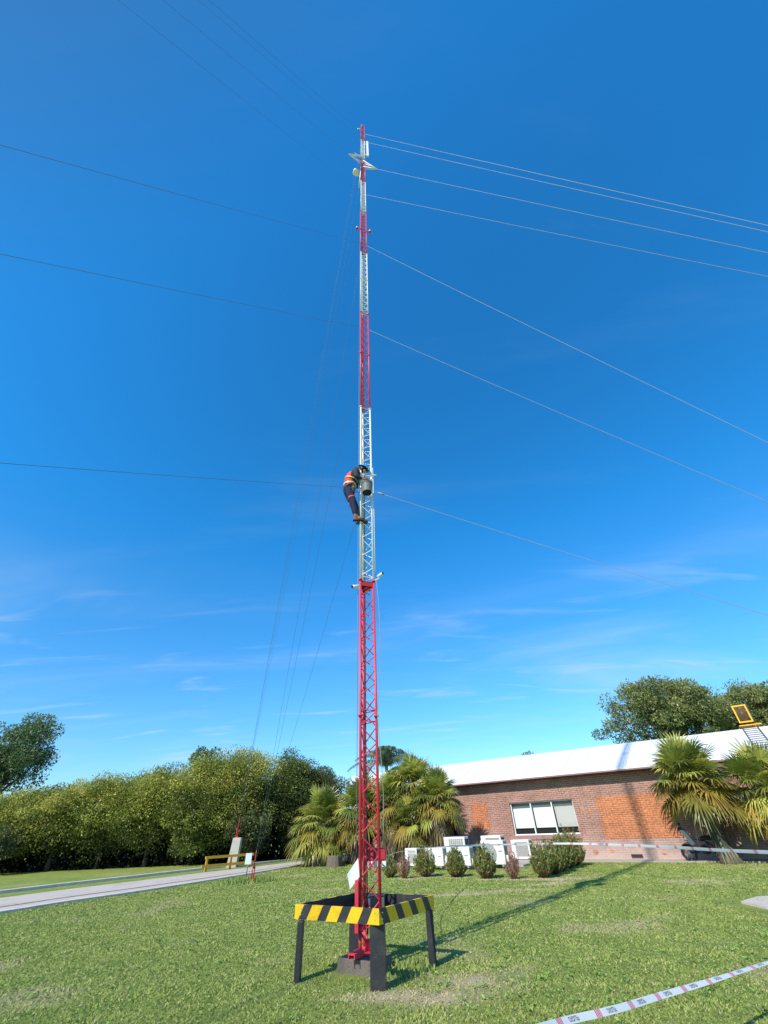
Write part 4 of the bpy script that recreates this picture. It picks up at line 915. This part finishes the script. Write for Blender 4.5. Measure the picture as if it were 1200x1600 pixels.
# broad-leaved weeds dotted over the lawn
rng = np.random.default_rng(77); Pw, Dw = [], []
while len(Pw) < 9000:
    y_ = 3.2 + 20 * rng.uniform() ** 1.3; x_ = rng.uniform(-1, 1) * (y_ + .5)
    if onroad(np.array([x_]), np.array([y_]))[0] or (Vector((x_, y_, 0)) - P0).dot(Nn) > -4.2 or abs(x_ - MX) + abs(y_ - MY) < .8: continue
    if noise.noise(Vector((x_ * .5, y_ * .5, 20))) < .05 and rng.uniform() < .8: continue
    for _ in range(int(rng.integers(5, 10))):
        Pw.append((x_ + rng.normal() * .035, y_ + rng.normal() * .035, .008 + rng.uniform() * .015)); a_ = rng.uniform(0, 6.28); Dw.append((math.cos(a_), math.sin(a_), rng.uniform(.15, .7)))
n = len(Pw); v, f, t = leaf_quads(np.array(Pw), np.array(Dw), rng.uniform(.03, .065, n), rng.uniform(.012, .026, n), np.array([[.26, .40, .09]]) * rng.uniform(.5, 1.25, (n, 1)), nrm=np.array([0, 0, 1.]))
tag(link('lawn_weeds', npmesh('lawn_weeds', v, f, t), GRASS), 'small broad-leaved weeds dotted through the lawn', 'weeds', kind='stuff')

# ------------------------------------------------------------------ guy anchors, sign, rail, pillar
def anchor(x, y, az, label, z1=.45, pillar=False):
    e = empty('guy_anchor', (x, y, 0)); tag(e, label, 'anchor', 'guy anchors of the mast')
    u = Vector((MX - x, MY - y, 0)).normalized()
    q = MB(); z_0 = 0 if not pillar else 1.3
    for o_ in (-.04, .04):
        sdv_ = Vector((-u.y, u.x, 0)) * o_; q.tube(sdv_ + Vector((0, 0, z_0 - .05)), sdv_ + u * .12 + Vector((0, 0, z_0 + .45)), .022, n=8)
    q.tube(u * .12 + Vector((0, 0, z_0 + .4)), u * .3 + Vector((0, 0, z_0 + .95)), .028, .012); q.box((-.07, -.05, z_0 - .0), (.07, .05, z_0 + .10))
    q.build('turnbuckle', surf('anchor_red', (.55, .03, .04), .5), e)
    if pillar:
        q = MB(); q.add([(-.30, -.22, -.2), (.26, -.22, -.2), (.26, .22, -.2), (-.30, .22, -.2), (-.15, -.14, 1.32), (.31, -.14, 1.32), (.31, .16, 1.32), (-.15, .16, 1.32)], [(0, 3, 2, 1), (4, 5, 6, 7), (0, 1, 5, 4), (1, 2, 6, 5), (2, 3, 7, 6), (3, 0, 4, 7)])
        q.build('concrete_pillar', surf('pale_concrete', (.46, .44, .39), .9, .12, 4, .3, 40, dirt=(.25, .24, .2), dscale=3, damt=.5), e, bevel=.015)
ix = lambda R_, az: (MX + R_ * math.cos(R(az)), MY + R_ * math.sin(R(az)))
anchor(*ix(14.1, 112), 112, 'red guy anchor rod in the lawn beside the small white marker')
anchor(*ix(24.1, 112), 112, 'tall pale concrete guy anchor pillar with red fitting behind the yellow rail', pillar=True)
e = empty('marker_sign', (-6.12, 21.6, 0)); tag(e, 'small white marker plate on a thin stake beside the red guy anchor', 'sign')
q = MB(); q.tube((0, 0, 0), (0, 0, .8), .018); q.build('stake', surf('stake_grey', (.15, .17, .17), .6), e)
q = MB(); q.box((-.12, -.015, .5), (.13, -.019 - .01, .85)); q.build('plate', surf('plate_pale', (.6, .7, .72), .5), e)
rl_ = empty('yellow_rail', (-9.2, 28.9, 0), math.atan2(1.95, 1.75)); tag(rl_, 'low yellow two-bar guard rail beside the road in front of the concrete pillar', 'guard rail')
YR = surf('rail_yellow', (.62, .36, .03), .6, .2, 4, dirt=(.3, .15, .03), dscale=4, damt=.6)
for x0_, x1_, z in ((-1.45, 1.45, .50), (-1.6, 1.45, .16)):
    q = MB(); q.box((x0_, -.05, z), (x1_, .03, z + .11)); q.build('bar', YR, rl_)
for x_ in (-1.3, .1, 1.3):
    q = MB(); q.box((x_ - .05, .033, -.1), (x_ + .05, .12, .60)); q.build('post', YR, rl_)

# stump base at small palm, slab, wood
q = MB(); rs = random.Random(3)
ring = lambda r0, z, k=14: [(r0 * (1 + .12 * math.sin(3 * a) + rs.uniform(-.05, .05)) * math.cos(a), r0 * (1 + .1 * math.cos(2 * a)) * math.sin(a), z) for a in [2 * math.pi * i / k for i in range(k)]]
lv = [ring(.44, -.1), ring(.40, .12), ring(.36, .38), ring(.33, .45), ring(.25, .42)]
vs = [v for r_ in lv for v in r_]; fs = []
for i in range(4):
    for j in range(14): fs.append((i * 14 + j, i * 14 + (j + 1) % 14, (i + 1) * 14 + (j + 1) % 14, (i + 1) * 14 + j))
fs.append(tuple(56 + j for j in range(14))); q.add(vs, fs)
tag(q.build('tree_stump', surf('stump', (.16, .13, .10), .95, .4, 10, .8, 30), loc=(-3.3, 27.2, 0)), 'short rough tree stump in the grass in front of the small fan palm', 'stump')
q = MB(); q.box((-.9, -.35, -.05), (.9, .35, .1)); tag(q.build('path_shadow', surf('path_shadow_tone', (.05, .045, .05), .9), loc=(-2.2, 28.9, 0), rotz=-.2, bevel=.02), 'low dark block standing in for the path shadow right of the tree stump', 'shadow block')  # dark block stands in for the path's shadow on the ground
q = MB(); q.prism([(6.98, 10.95), (7.2, 10.6), (8.9, 10.5), (8.9, 12.25), (7.72, 12.27), (7.0, 11.75)], -.05, .035); tag(q.build('concrete_cover', surf('cover', (.60, .52, .43), .9, .12, 3, .3, 50, dirt=(.35, .31, .26), dscale=2, damt=.5)), 'flat pale concrete cover set in the lawn at the right edge', 'cover')
q = MB(); q.box((-.3, -.09, 0), (.5, .09, .1)); tag(q.build('timber_block', surf('timber', (.5, .33, .2), .8, .2), loc=(10.9, 14.75, 0), rotz=-.3, bevel=.01), 'small piece of pale timber lying on the lawn near the right edge', 'timber')

# motorcycle parked against the wall in the palm shade
bk = empty('motorcycle', w2(4.95, -.75), math.atan2(A.y, A.x)); tag(bk, 'small dark motorcycle with a white front parked at the wall behind the tape', 'motorcycle')
def ringtube(mb, c, r0, rt, n=24):
    mb.path([(c[0] + r0 * math.cos(2 * math.pi * a / n), c[1], c[2] + r0 * math.sin(2 * math.pi * a / n)) for a in range(n + 1)], rt, 8, False)
for cx_ in (.55, -.62):
    q = MB(); ringtube(q, (cx_, 0, .28), .23, .05); wh = q.build('wheel', BLK, bk)
    q = MB()
    for a in range(10): q.tube((cx_, 0, .28), (cx_ + .2 * math.cos(a * .628), 0, .28 + .2 * math.sin(a * .628)), .006, n=4)
    q.tube((cx_, -.05, .28), (cx_, .05, .28), .045); q.build('hub', GALV, wh)
q = MB(); q.path([(-.62, 0, .28), (-.1, 0, .3), (.2, 0, .36), (.1, 0, .62), (-.42, 0, .72), (.1, 0, .62), (.55, 0, .3)], .03, 6); q.ball((-.02, 0, .36), .16, 1.1, .7, .9); q.build('frame', surf('bike_dark', (.03, .025, .04), .4), bk)
q = MB(); q.box((-.1, -.1, .66), (.55, .1, .74)); q.ball((.2, 0, .74), .15, 2.0, .7, .45); q.build('seat', BLK, bk, bevel=.03)
q = MB(); q.add([(-.42, -.16, .5), (-.42, .16, .5), (-.66, .14, 1.0), (-.66, -.14, 1.0), (-.25, -.12, .55), (-.25, .12, .55), (-.48, .12, 1.0), (-.48, -.12, 1.0)], [(0, 3, 2, 1), (4, 5, 6, 7), (0, 1, 5, 4), (1, 2, 6, 5), (2, 3, 7, 6), (3, 0, 4, 7)]); q.build('front_shield', surf('bike_white', (.7, .66, .66), .4), bk, bevel=.03)
q = MB(); q.path([(-.5, -.32, 1.04), (-.5, -.1, 1.0), (-.5, .1, 1.0), (-.5, .32, 1.04)], .016, 6); q.ball((-.64, 0, 1.02), .08); q.tube((-.52, -.25, 1.0), (-.56, -.28, 1.2), .008); q.tube((-.60, -.28, 1.2), (-.53, -.28, 1.2), .05); q.build('handlebar', BLK, bk)
st = empty('metal_rack', w2(5.55, -.45), math.atan2(A.y, A.x)); tag(st, 'dark metal rack standing in shade against the wall behind the motorcycle', 'rack')
q = MB()
for x_ in (-.22, .22):
    for y_ in (-.15, .15): q.tube((x_, y_, .03), (x_, y_, 1.35), .018)
q.build('upright', STL, st)
for z in (.35, .75, 1.15):
    q = MB(); q.box((-.24, -.17, z), (.24, .17, z + .03)); q.build('shelf', surf('rack_shelf', (.22, .22, .23), .6), st)

# ------------------------------------------------------------------ barrier tape
def tape(name, pts, width, label, twist, text=True, textn=8, w0=1.):
    e = empty(name, pts[0]); tag(e, label, 'tape', 'barrier tapes'); o0 = Vector(pts[0])
    n = len(pts); 
    def cp(t):
        i = int(max(0, min(t, n - 1.0001))); f = t - i; p = [Vector(pts[max(0, min(n - 1, i + k))]) for k in (-1, 0, 1, 2)]
        return .5 * ((2 * p[1]) + (p[2] - p[0]) * f + (2 * p[0] - 5 * p[1] + 4 * p[2] - p[3]) * f * f + (3 * p[1] - p[0] - 3 * p[2] + p[3]) * f ** 3)
    K = 400; sm = [cp((n - 1.001) * k / K) for k in range(K + 1)]; arc = [0]
    for k in range(K): arc.append(arc[-1] + (sm[k + 1] - sm[k]).length)
    def fr(s):
        import bisect
        k = max(0, min(K - 1, bisect.bisect_right(arc, s) - 1)); t = (s - arc[k]) / max(1e-6, arc[k + 1] - arc[k]); p = sm[k].lerp(sm[k + 1], t); d = (sm[k + 1] - sm[k]).normalized()
        side = d.cross(Vector((0, 0, 1))).normalized(); up = side.cross(d); a = twist(s / arc[-1]); return p, (up * math.cos(a) + side * math.sin(a)), d.cross(up * math.cos(a) + side * math.sin(a)).normalized()
    tot = arc[-1]; q = MB(); m_ = 0; vs = []; fs = []; M_ = 700
    for k in range(M_ + 1):
        p, u, _ = fr(tot * k / M_); wk_ = width * (w0 + (1 - w0) * min(1, k / M_ * 1.3)); vs += [p + u * wk_ / 2 - o0, p - o0 + _ * wk_ * .04, p - u * wk_ / 2 - o0]
    for k in range(M_): fs += [(3 * k, 3 * k + 1, 3 * k + 4, 3 * k + 3), (3 * k + 1, 3 * k + 2, 3 * k + 5, 3 * k + 4)]
    q.add(vs, fs, True); bo_ = q.build('band', TAPEW, e)
    at_ = bo_.data.attributes.new('along', 'FLOAT_VECTOR', 'POINT')
    for k in range(M_ + 1):
        for c_ in range(3): at_.data[3 * k + c_].vector = (tot * k / M_ / width, (.5, 0, -.5)[c_], 0)
    per = width * 9.5
    if text:
        cu = bpy.data.curves.new('peligro', 'FONT'); cu.body = 'PELIGRO'; cu.size = width * .62; cu.resolution_u = 3
        to = bpy.data.objects.new('tmp', cu); C.objects.link(to); bpy.context.view_layer.update(); tm = bpy.data.meshes.new_from_object(to.evaluated_get(bpy.context.evaluated_depsgraph_get()))
        co_ = [v.co.copy() for v in tm.vertices]; fc = [list(p.vertices) for p in tm.polygons]; bpy.data.objects.remove(to); bpy.data.meshes.remove(tm)
        xm = max(c.x for c in co_); ym = max(c.y for c in co_); q = MB(); s = per * .1 + width * 2.6; cnt = 0
        while s < tot - per and cnt < textn:
            vs = []
            for c in co_:
                p, u, nn = fr(s + xm - c.x); v_ = -(c.y / ym - .5) * .55; vs.append(p + u * v_ * width - nn * (.003) + nn * (width * .04 * (1 - abs(v_) * 2)) - o0)
            q = MB(); q.add(vs, fc); q.add([v + (fr(s)[2]) * .006 for v in vs], [f[::-1] for f in fc])
            s += per; cnt += 1; q.build('lettering', TAPEK, e)
TAPEW = leafmat('tape_white'); 
m, nt, N, L, P = newmat('tape_film'); P.inputs['Base Color'].default_value = (.8, .82, .84, 1); P.inputs['Roughness'].default_value = .3
tr = N.new('ShaderNodeBsdfTranslucent'); tr.inputs[0].default_value = (.75, .8, .82, 1); mx = N.new('ShaderNodeMixShader'); mx.inputs[0].default_value = .3; L.new(P.outputs[0], mx.inputs[1]); L.new(tr.outputs[0], mx.inputs[2]); L.new(mx.outputs[0], N['Material Output'].inputs[0]); TAPEW = m
an_ = N.new('ShaderNodeAttribute'); an_.attribute_name = 'along'; sx_ = N.new('ShaderNodeSeparateXYZ'); L.new(an_.outputs['Vector'], sx_.inputs[0])
def tm2(op, a, b):
    n = N.new('ShaderNodeMath'); n.operation = op
    for i, q_ in enumerate((a, b)):
        if isinstance(q_, (int, float)): n.inputs[i].default_value = q_
        else: L.new(q_, n.inputs[i])
    return n.outputs[0]
u_ = tm2('SUBTRACT', sx_.outputs[0], tm2('MULTIPLY', sx_.outputs[1], .3)); ph_ = tm2('MODULO', u_, 9.5)
st_ = tm2('MULTIPLY', tm2('MULTIPLY', tm2('GREATER_THAN', ph_, .66), tm2('LESS_THAN', ph_, 2.06)), tm2('LESS_THAN', tm2('MODULO', tm2('SUBTRACT', ph_, .66), .36), .22))
mc_ = N.new('ShaderNodeMix'); mc_.data_type = 'RGBA'; L.new(st_, mc_.inputs[0]); mc_.inputs[6].default_value = (.84, .86, .88, 1); mc_.inputs[7].default_value = (.75, .02, .13, 1)
L.new(mc_.outputs[2], P.inputs['Base Color']); L.new(mc_.outputs[2], tr.inputs[0])
TAPER = surf('tape_red', (.62, .015, .09), .4, .1); TAPEK = surf('tape_ink', (.03, .03, .10), .5, .1)
tape('barrier_tape', [(.1, 3.05, .60), (.58, 3.58, .54), (.98, 4.01, .48), (1.44, 4.35, .44), (2.02, 4.83, .39), (2.68, 5.3, .355), (3.49, 5.84, .33), (4.63, 6.48, .32), (6.2, 7.3, .4)], .043, 'white and red barrier tape lettered PELIGRO crossing the lower right corner', lambda t: -(.55 + 1.22 * t + .1 * math.sin(t * 14)), True, 14)
tape('barrier_tape', [(-.18, 8.37, 1.13), (.24, 11.7, 1.07), (1.99, 16.87, .94), (5.87, 18.86, .82), (7.49, 15.72, .78), (7.81, 13.2, .77), (7.97, 11.68, .78), (7.97, 10.03, .80), (7.9, 8, .85)], .075, 'thin white and red barrier tape stretched from the mast past the brick wall', lambda t: .3 + 1.1 * math.sin(t * 9) * (1 - t) , False, w0=.08)

# ------------------------------------------------------------------ worker on the mast
NAVY = surf('navy_cloth', (.012, .019, .065), .85, .5, 9, 1.0, 14)
DKJ = surf('dark_jacket', (.04, .036, .045), .85, .5, 9, 1.0, 14)
ORG = surf('hivis_orange', (.85, .10, .03), .7, .12, 14, .3, 60)
REFL = surf('reflective_band', (.70, .72, .45), .35, .08)
SKIN = surf('skin', (.42, .22, .15), .6, .08)
SILV = surf('reflective_silver', (.6, .62, .6), .3, .08)
def skin(name, verts, edges, radii, mat, parent, root=0, sub=2):
    me = bpy.data.meshes.new(name); me.from_pydata([tuple(v) for v in verts], edges, []); o = link(name, me, mat, parent)
    sm = o.modifiers.new('skin', 'SKIN'); sm.use_smooth_shade = True
    ly = me.skin_vertices[0].data if me.skin_vertices else None
    if ly is None:
        bpy.context.view_layer.objects.active = o; ly = me.skin_vertices[0].data
    for i, r_ in enumerate(radii):
        ly[i].radius = r_ if isinstance(r_, tuple) else (r_, r_); ly[i].use_root = (i == root)
    s = o.modifiers.new('sub', 'SUBSURF'); s.levels = sub; s.render_levels = sub; return o
WX, WY, WZ = -.78, 7.97, 8.46
wk = empty('person', (WX, WY, WZ)); tag(wk, 'worker in blue helmet, orange hi-vis vest and navy trousers leaning back on the mast', 'person')
def rel(p): return Vector(p) - Vector((WX, WY, WZ))
pelv = (-.86, 7.97, 8.47); waist = (-.86, 7.97, 8.62); chest = (-.78, 7.97, 8.86); neckb = (-.66, 7.97, 9.04); headc = (-.54, 7.97, 9.14); headt = (-.49, 7.97, 9.22)
def V3(*a): return [rel(p) for p in a]
# body: one continuous surface with head, arms, legs and five-fingered hands
bv = V3(pelv, waist, chest, neckb, (-.61, 7.97, 9.09), headc, headt); be = [(0, 1), (1, 2), (2, 3), (3, 4), (4, 5), (5, 6)]; br_ = [.13, .115, .145, .075, .055, .085, .07]
handbase = []
for sg in (-1, 1):
    y_ = 7.97 + sg * .0
    sh = (-.70, 7.97 + sg * .17, 8.98); el = (-.68, 7.97 + sg * .21, 8.70); wr = (-.52, 7.955 + sg * .10, 8.69 + (.02 if sg > 0 else .0)); pm = (-.455, 7.95 + sg * .07, 8.70)
    k = len(bv); bv += V3(sh, el, wr, pm); be += [(2, k), (k, k + 1), (k + 1, k + 2), (k + 2, k + 3)]; br_ += [.062, .043, .027, (.036, .018)]
    for f_ in range(4):
        b0_ = (-.425, 7.95 + sg * .07 + (f_ - 1.5) * .022, 8.705); b1_ = (-.385 + .006 * (f_ % 2), b0_[1] - sg * .004, 8.70 + .004 * f_); b2_ = (-.378, b0_[1] - sg * .01, 8.672 + .003 * f_)
        k2 = len(bv); bv += V3(b0_, b1_, b2_); be += [(k + 3, k2), (k2, k2 + 1), (k2 + 1, k2 + 2)]; br_ += [.0105, .010, .008]
    k2 = len(bv); bv += V3((-.45, 7.95 + sg * .07 - sg * .04, 8.70), (-.415, 7.95 + sg * .07 - sg * .055, 8.685)); be += [(k + 3, k2), (k2, k2 + 1)]; br_ += [.012, .009]
    hp = (-.86, 7.97 + sg * .095, 8.38); kn = (-.77 + (.05 if sg > 0 else 0), 7.97 + sg * .12, 7.93 + (.03 if sg > 0 else 0)); ak = (-.68 + (.06 if sg > 0 else 0), 7.97 + sg * .09, 7.48 + (.04 if sg > 0 else 0)); ft = (ak[0] + .12, ak[1], ak[2] - .06)
    k = len(bv); bv += V3(hp, kn, ak, ft); be += [(0, k), (k, k + 1), (k + 1, k + 2), (k + 2, k + 3)]; br_ += [.10, .062, .042, .036]
skin('body', bv, be, br_, SKIN, wk)
# clothes
tv, te, tr_ = V3(pelv, waist), [(0, 1)], [(.155, .145), (.14, .125)]
for sg in (-1, 1):
    hp = (-.89, 7.97 + sg * .095, 8.37); kn = (-.77 + (.05 if sg > 0 else 0), 7.97 + sg * .12, 7.93 + (.03 if sg > 0 else 0)); ak = (-.685 + (.06 if sg > 0 else 0), 7.97 + sg * .09, 7.50 + (.04 if sg > 0 else 0)); md = (-.83 + (.02 if sg > 0 else 0), 7.97 + sg * .11, 8.14)
    k = len(tv); tv += V3(hp, md, kn, ak); te += [(0, k), (k, k + 1), (k + 1, k + 2), (k + 2, k + 3)]; tr_ += [.135, .12, .095, .075]
skin('trousers', tv, te, tr_, NAVY, wk)
jv, je, jr = V3((-.86, 7.97, 8.58), chest, neckb), [(0, 1), (1, 2)], [(.135, .125), (.165, .155), (.085, .09)]
for sg in (-1, 1):
    sh = (-.70, 7.97 + sg * .17, 8.98); el = (-.68, 7.97 + sg * .21, 8.70); wr = (-.53, 7.955 + sg * .105, 8.69 + (.02 if sg > 0 else .0))
    k = len(jv); jv += V3(sh, el, wr); je += [(1, k), (k, k + 1), (k + 1, k + 2)]; jr += [.085, .066, .045]
skin('jacket', jv, je, jr, DKJ, wk)
vv, ve, vr = V3((-.875, 7.97, 8.57), (-.87, 7.97, 8.68), (-.825, 7.97, 8.86), (-.745, 7.97, 9.02)), [(0, 1), (1, 2), (2, 3)], [(.158, .150), (.168, .160), (.185, .178), (.135, .14)]
skin('vest', vv, ve, vr, ORG, wk)
def loop(c, ax, ra, rb, th0=0, th1=360, n=28):
    ax = Vector(ax).normalized(); u = ax.cross(Vector((0, 1, 0))).normalized(); v = Vector((0, 1, 0)); return [rel(c) + u * ra * math.cos(R(th0 + (th1 - th0) * i / n)) + v * rb * math.sin(R(th0 + (th1 - th0) * i / n)) for i in range(n + 1)]
def band(mb, c, ax, ra, rb, w_, th0=0, th1=360, n=28):
    ax = Vector(ax).normalized(); a = loop(c, ax, ra, rb, th0, th1, n); k = len(mb.v)
    for p in a: mb.v += [tuple(p - ax * w_ / 2), tuple(p + ax * w_ / 2)]
    for i in range(len(a) - 1): mb.f.append([k + 2 * i, k + 2 * i + 1, k + 2 * i + 3, k + 2 * i + 2]); mb.mi.append(0); mb.sm.append(True)
q = MB(); band(q, (-.865, 7.97, 8.575), (0, 0, 1), .168, .172, .05); band(q, (-.84, 7.97, 8.74), (.3, 0, 1), .184, .186, .028); q.build('reflective_strip', REFL, wk)
q = MB()
for sg in (-1, 1): band(q, (-.80, 7.97 + sg * .115, 8.05), (.25, 0, -1), .104, .104, .035)
for sg in (-1, 1): q.path(V3((-.98, 7.97 + sg * .13, 8.44), (-.93, 7.97 + sg * .21, 8.40), (-.84, 7.97 + sg * .23, 8.47), (-.74, 7.97 + sg * .19, 8.50)), .02, 6)
q.build('leg_strap', surf('harness_red', (.7, .10, .10), .6), wk)
q = MB(); band(q, (-.86, 7.97, 8.50), (0, 0, 1), .162, .168, .045); q.path(V3((-.72, 7.80, 8.50), (-.66, 7.84, 8.36), (-.6, 7.9, 8.42), (-.56, 7.93, 8.45)), .012, 6); q.path(V3((-.72, 8.13, 8.50), (-.62, 8.1, 8.44), (-.5, 8.08, 8.47)), .012, 6)
q.box(rel((-.80, 7.79, 8.34)), rel((-.74, 7.83, 8.46))); q.tube(rel((-.77, 7.8, 8.34)), rel((-.75, 7.8, 8.22)), .016); q.build('harness', surf('harness_dark', (.16, .13, .03), .6), wk)
# helmet, hair, face
hd = Vector((.70, 0, -.55)).normalized()      # facing direction (down and forward)
hc = rel(headc) + Vector((.02, 0, .02)); q = MB(); upv = Vector((.55, 0, .83)).normalized(); sdx = Vector((0, 1, 0)); fwv = sdx.cross(upv).normalized()
if fwv.x < 0: fwv = -fwv
vs, fs, nn_ = [], [], 18
for i in range(7):
    a = (math.pi / 2) * i / 6
    for j in range(nn_):
        b_ = 2 * math.pi * j / nn_; rr2 = .128 * math.cos(a) if i else .130
        vs.append(hc + upv * (.02 + .13 * math.sin(a)) + fwv * rr2 * 1.15 * math.cos(b_) + sdx * rr2 * .95 * math.sin(b_))
for i in range(6):
    for j in range(nn_): fs.append((i * nn_ + j, i * nn_ + (j + 1) % nn_, (i + 1) * nn_ + (j + 1) % nn_, (i + 1) * nn_ + j))
q.add(vs, fs, True)
k = len(q.v); br2 = [hc + upv * .02 + fwv * (.145 + (.06 if math.cos(2 * math.pi * j / 18) > .3 else .012)) * math.cos(2 * math.pi * j / 18) + sdx * .135 * math.sin(2 * math.pi * j / 18) - upv * .008 for j in range(18)]
for p in br2: q.v.append(tuple(p))
for j in range(18): q.f.append([j, (j + 1) % 18, k + (j + 1) % 18, k + j]); q.mi.append(0); q.sm.append(True)
q.build('helmet', surf('helmet_blue', (.03, .34, .72), .3), wk)
q = MB(); q.ball(hc - upv * .005 - fwv * .02, .108, 1.02, .92, 1.0); q.build('hair', surf('dark_hair', (.015, .012, .012), .8), wk)
q = MB(); fc = hc + fwv * .075 - upv * .045
q.ball(fc, .065, .75, .85, 1.0); q.ball(fc + fwv * .058 - upv * .005, .018, 1.0, .8, 1.2); q.ball(fc + fwv * .042 - upv * .04, .02, .7, 1.3, .5)
for sg in (-1, 1): q.ball(fc - fwv * .08 + sdx * sg * .088, .022, .7, .4, 1.2)
q.build('face', SKIN, wk)
q = MB()
for sg in (-1, 1): q.ball(fc + fwv * .047 + sdx * sg * .027 + upv * .018, .011)
q.path([hc - upv * .0 + sdx * .1, fc - upv * .085 + sdx * .03, fc - upv * .085 - sdx * .03, hc - sdx * .1], .006, 5); q.build('chin_strap', BLK, wk)
for sg in (-1, 1):
    ak = Vector((-.68 + (.06 if sg > 0 else 0), 7.97 + sg * .09, 7.47 + (.04 if sg > 0 else 0))); q = MB(); a = ak - Vector((WX, WY, WZ))
    q.path([a + Vector((-.02, 0, .08)), a + Vector((-.005, 0, .0)), a + Vector((.03, 0, -.055))], [.06, .055, .05], 10)
    q.path([a + Vector((-.05, 0, -.06)), a + Vector((.05, 0, -.055)), a + Vector((.16, 0, -.055)), a + Vector((.22, 0, -.06))], [.045, .05, .046, .025], 10)
    bt_ = q.build('boot', surf('boot_brown', (.22, .10, .055) if sg < 0 else (.10, .06, .045), .7, .2), wk)
    q = MB(); q.box(a + Vector((-.08, -.04, -.108)), a + Vector((.20, .04, -.095))); q.build('sole', BLK, bt_)
# bucket hanging in front of the lattice
bk = empty('bucket', (-.40, 7.74, 8.11)); tag(bk, 'grey plastic bucket with a dark bottom hanging on the mast beside the worker', 'bucket')
def frustum(mb, r0, r1, z0, z1, n=24, inv=False):
    vs = [(r0 * math.cos(2 * math.pi * i / n), r0 * math.sin(2 * math.pi * i / n), z0) for i in range(n)] + [(r1 * math.cos(2 * math.pi * i / n), r1 * math.sin(2 * math.pi * i / n), z1) for i in range(n)]
    mb.add(vs, [(i, (i + 1) % n, n + (i + 1) % n, n + i)[::(-1 if inv else 1)] for i in range(n)], True)
q = MB(); frustum(q, .115, .14, 0, .30); frustum(q, .108, .134, .01, .30, inv=True); q.path([(.141 * math.cos(R(a)), .141 * math.sin(R(a)), .297) for a in range(0, 361, 15)], .008, 6, False)
q.path([(.142 * math.cos(R(a)), .142 * math.sin(R(a)), .26) for a in range(0, 361, 15)], .005, 6, False); q.build('pail', surf('pail_grey', (.17, .185, .175), .6, .15), bk)
q = MB(); q.prism([(.116 * math.cos(R(a)), .116 * math.sin(R(a))) for a in range(0, 360, 15)], -.004, .012); q.build('bottom', surf('pail_dark', (.012, .012, .014), .8), bk)
q = MB(); q.path([(-.141, 0, .28), (-.12, .03, .38), (0, .12, .46), (.12, .03, .38), (.141, 0, .28)], .005, 6); q.path([(0, .12, .46), (.02, .3, .55)], .006, 6); q.build('handle', GALV, bk)
# bracket arms at working height
q = MB(); q.tube((-.42, 7.93, 8.86), (-.17, 7.95, 8.88), .016); q.tube((-.24, 7.95, 8.88), (-.16, 7.95, 8.88), .028)
tag(q.build('clamp_bar', surf('clamp', (.55, .52, .4), .5)), 'short clamp bar across the mast at the height of the worker\'s hands', 'clamp')
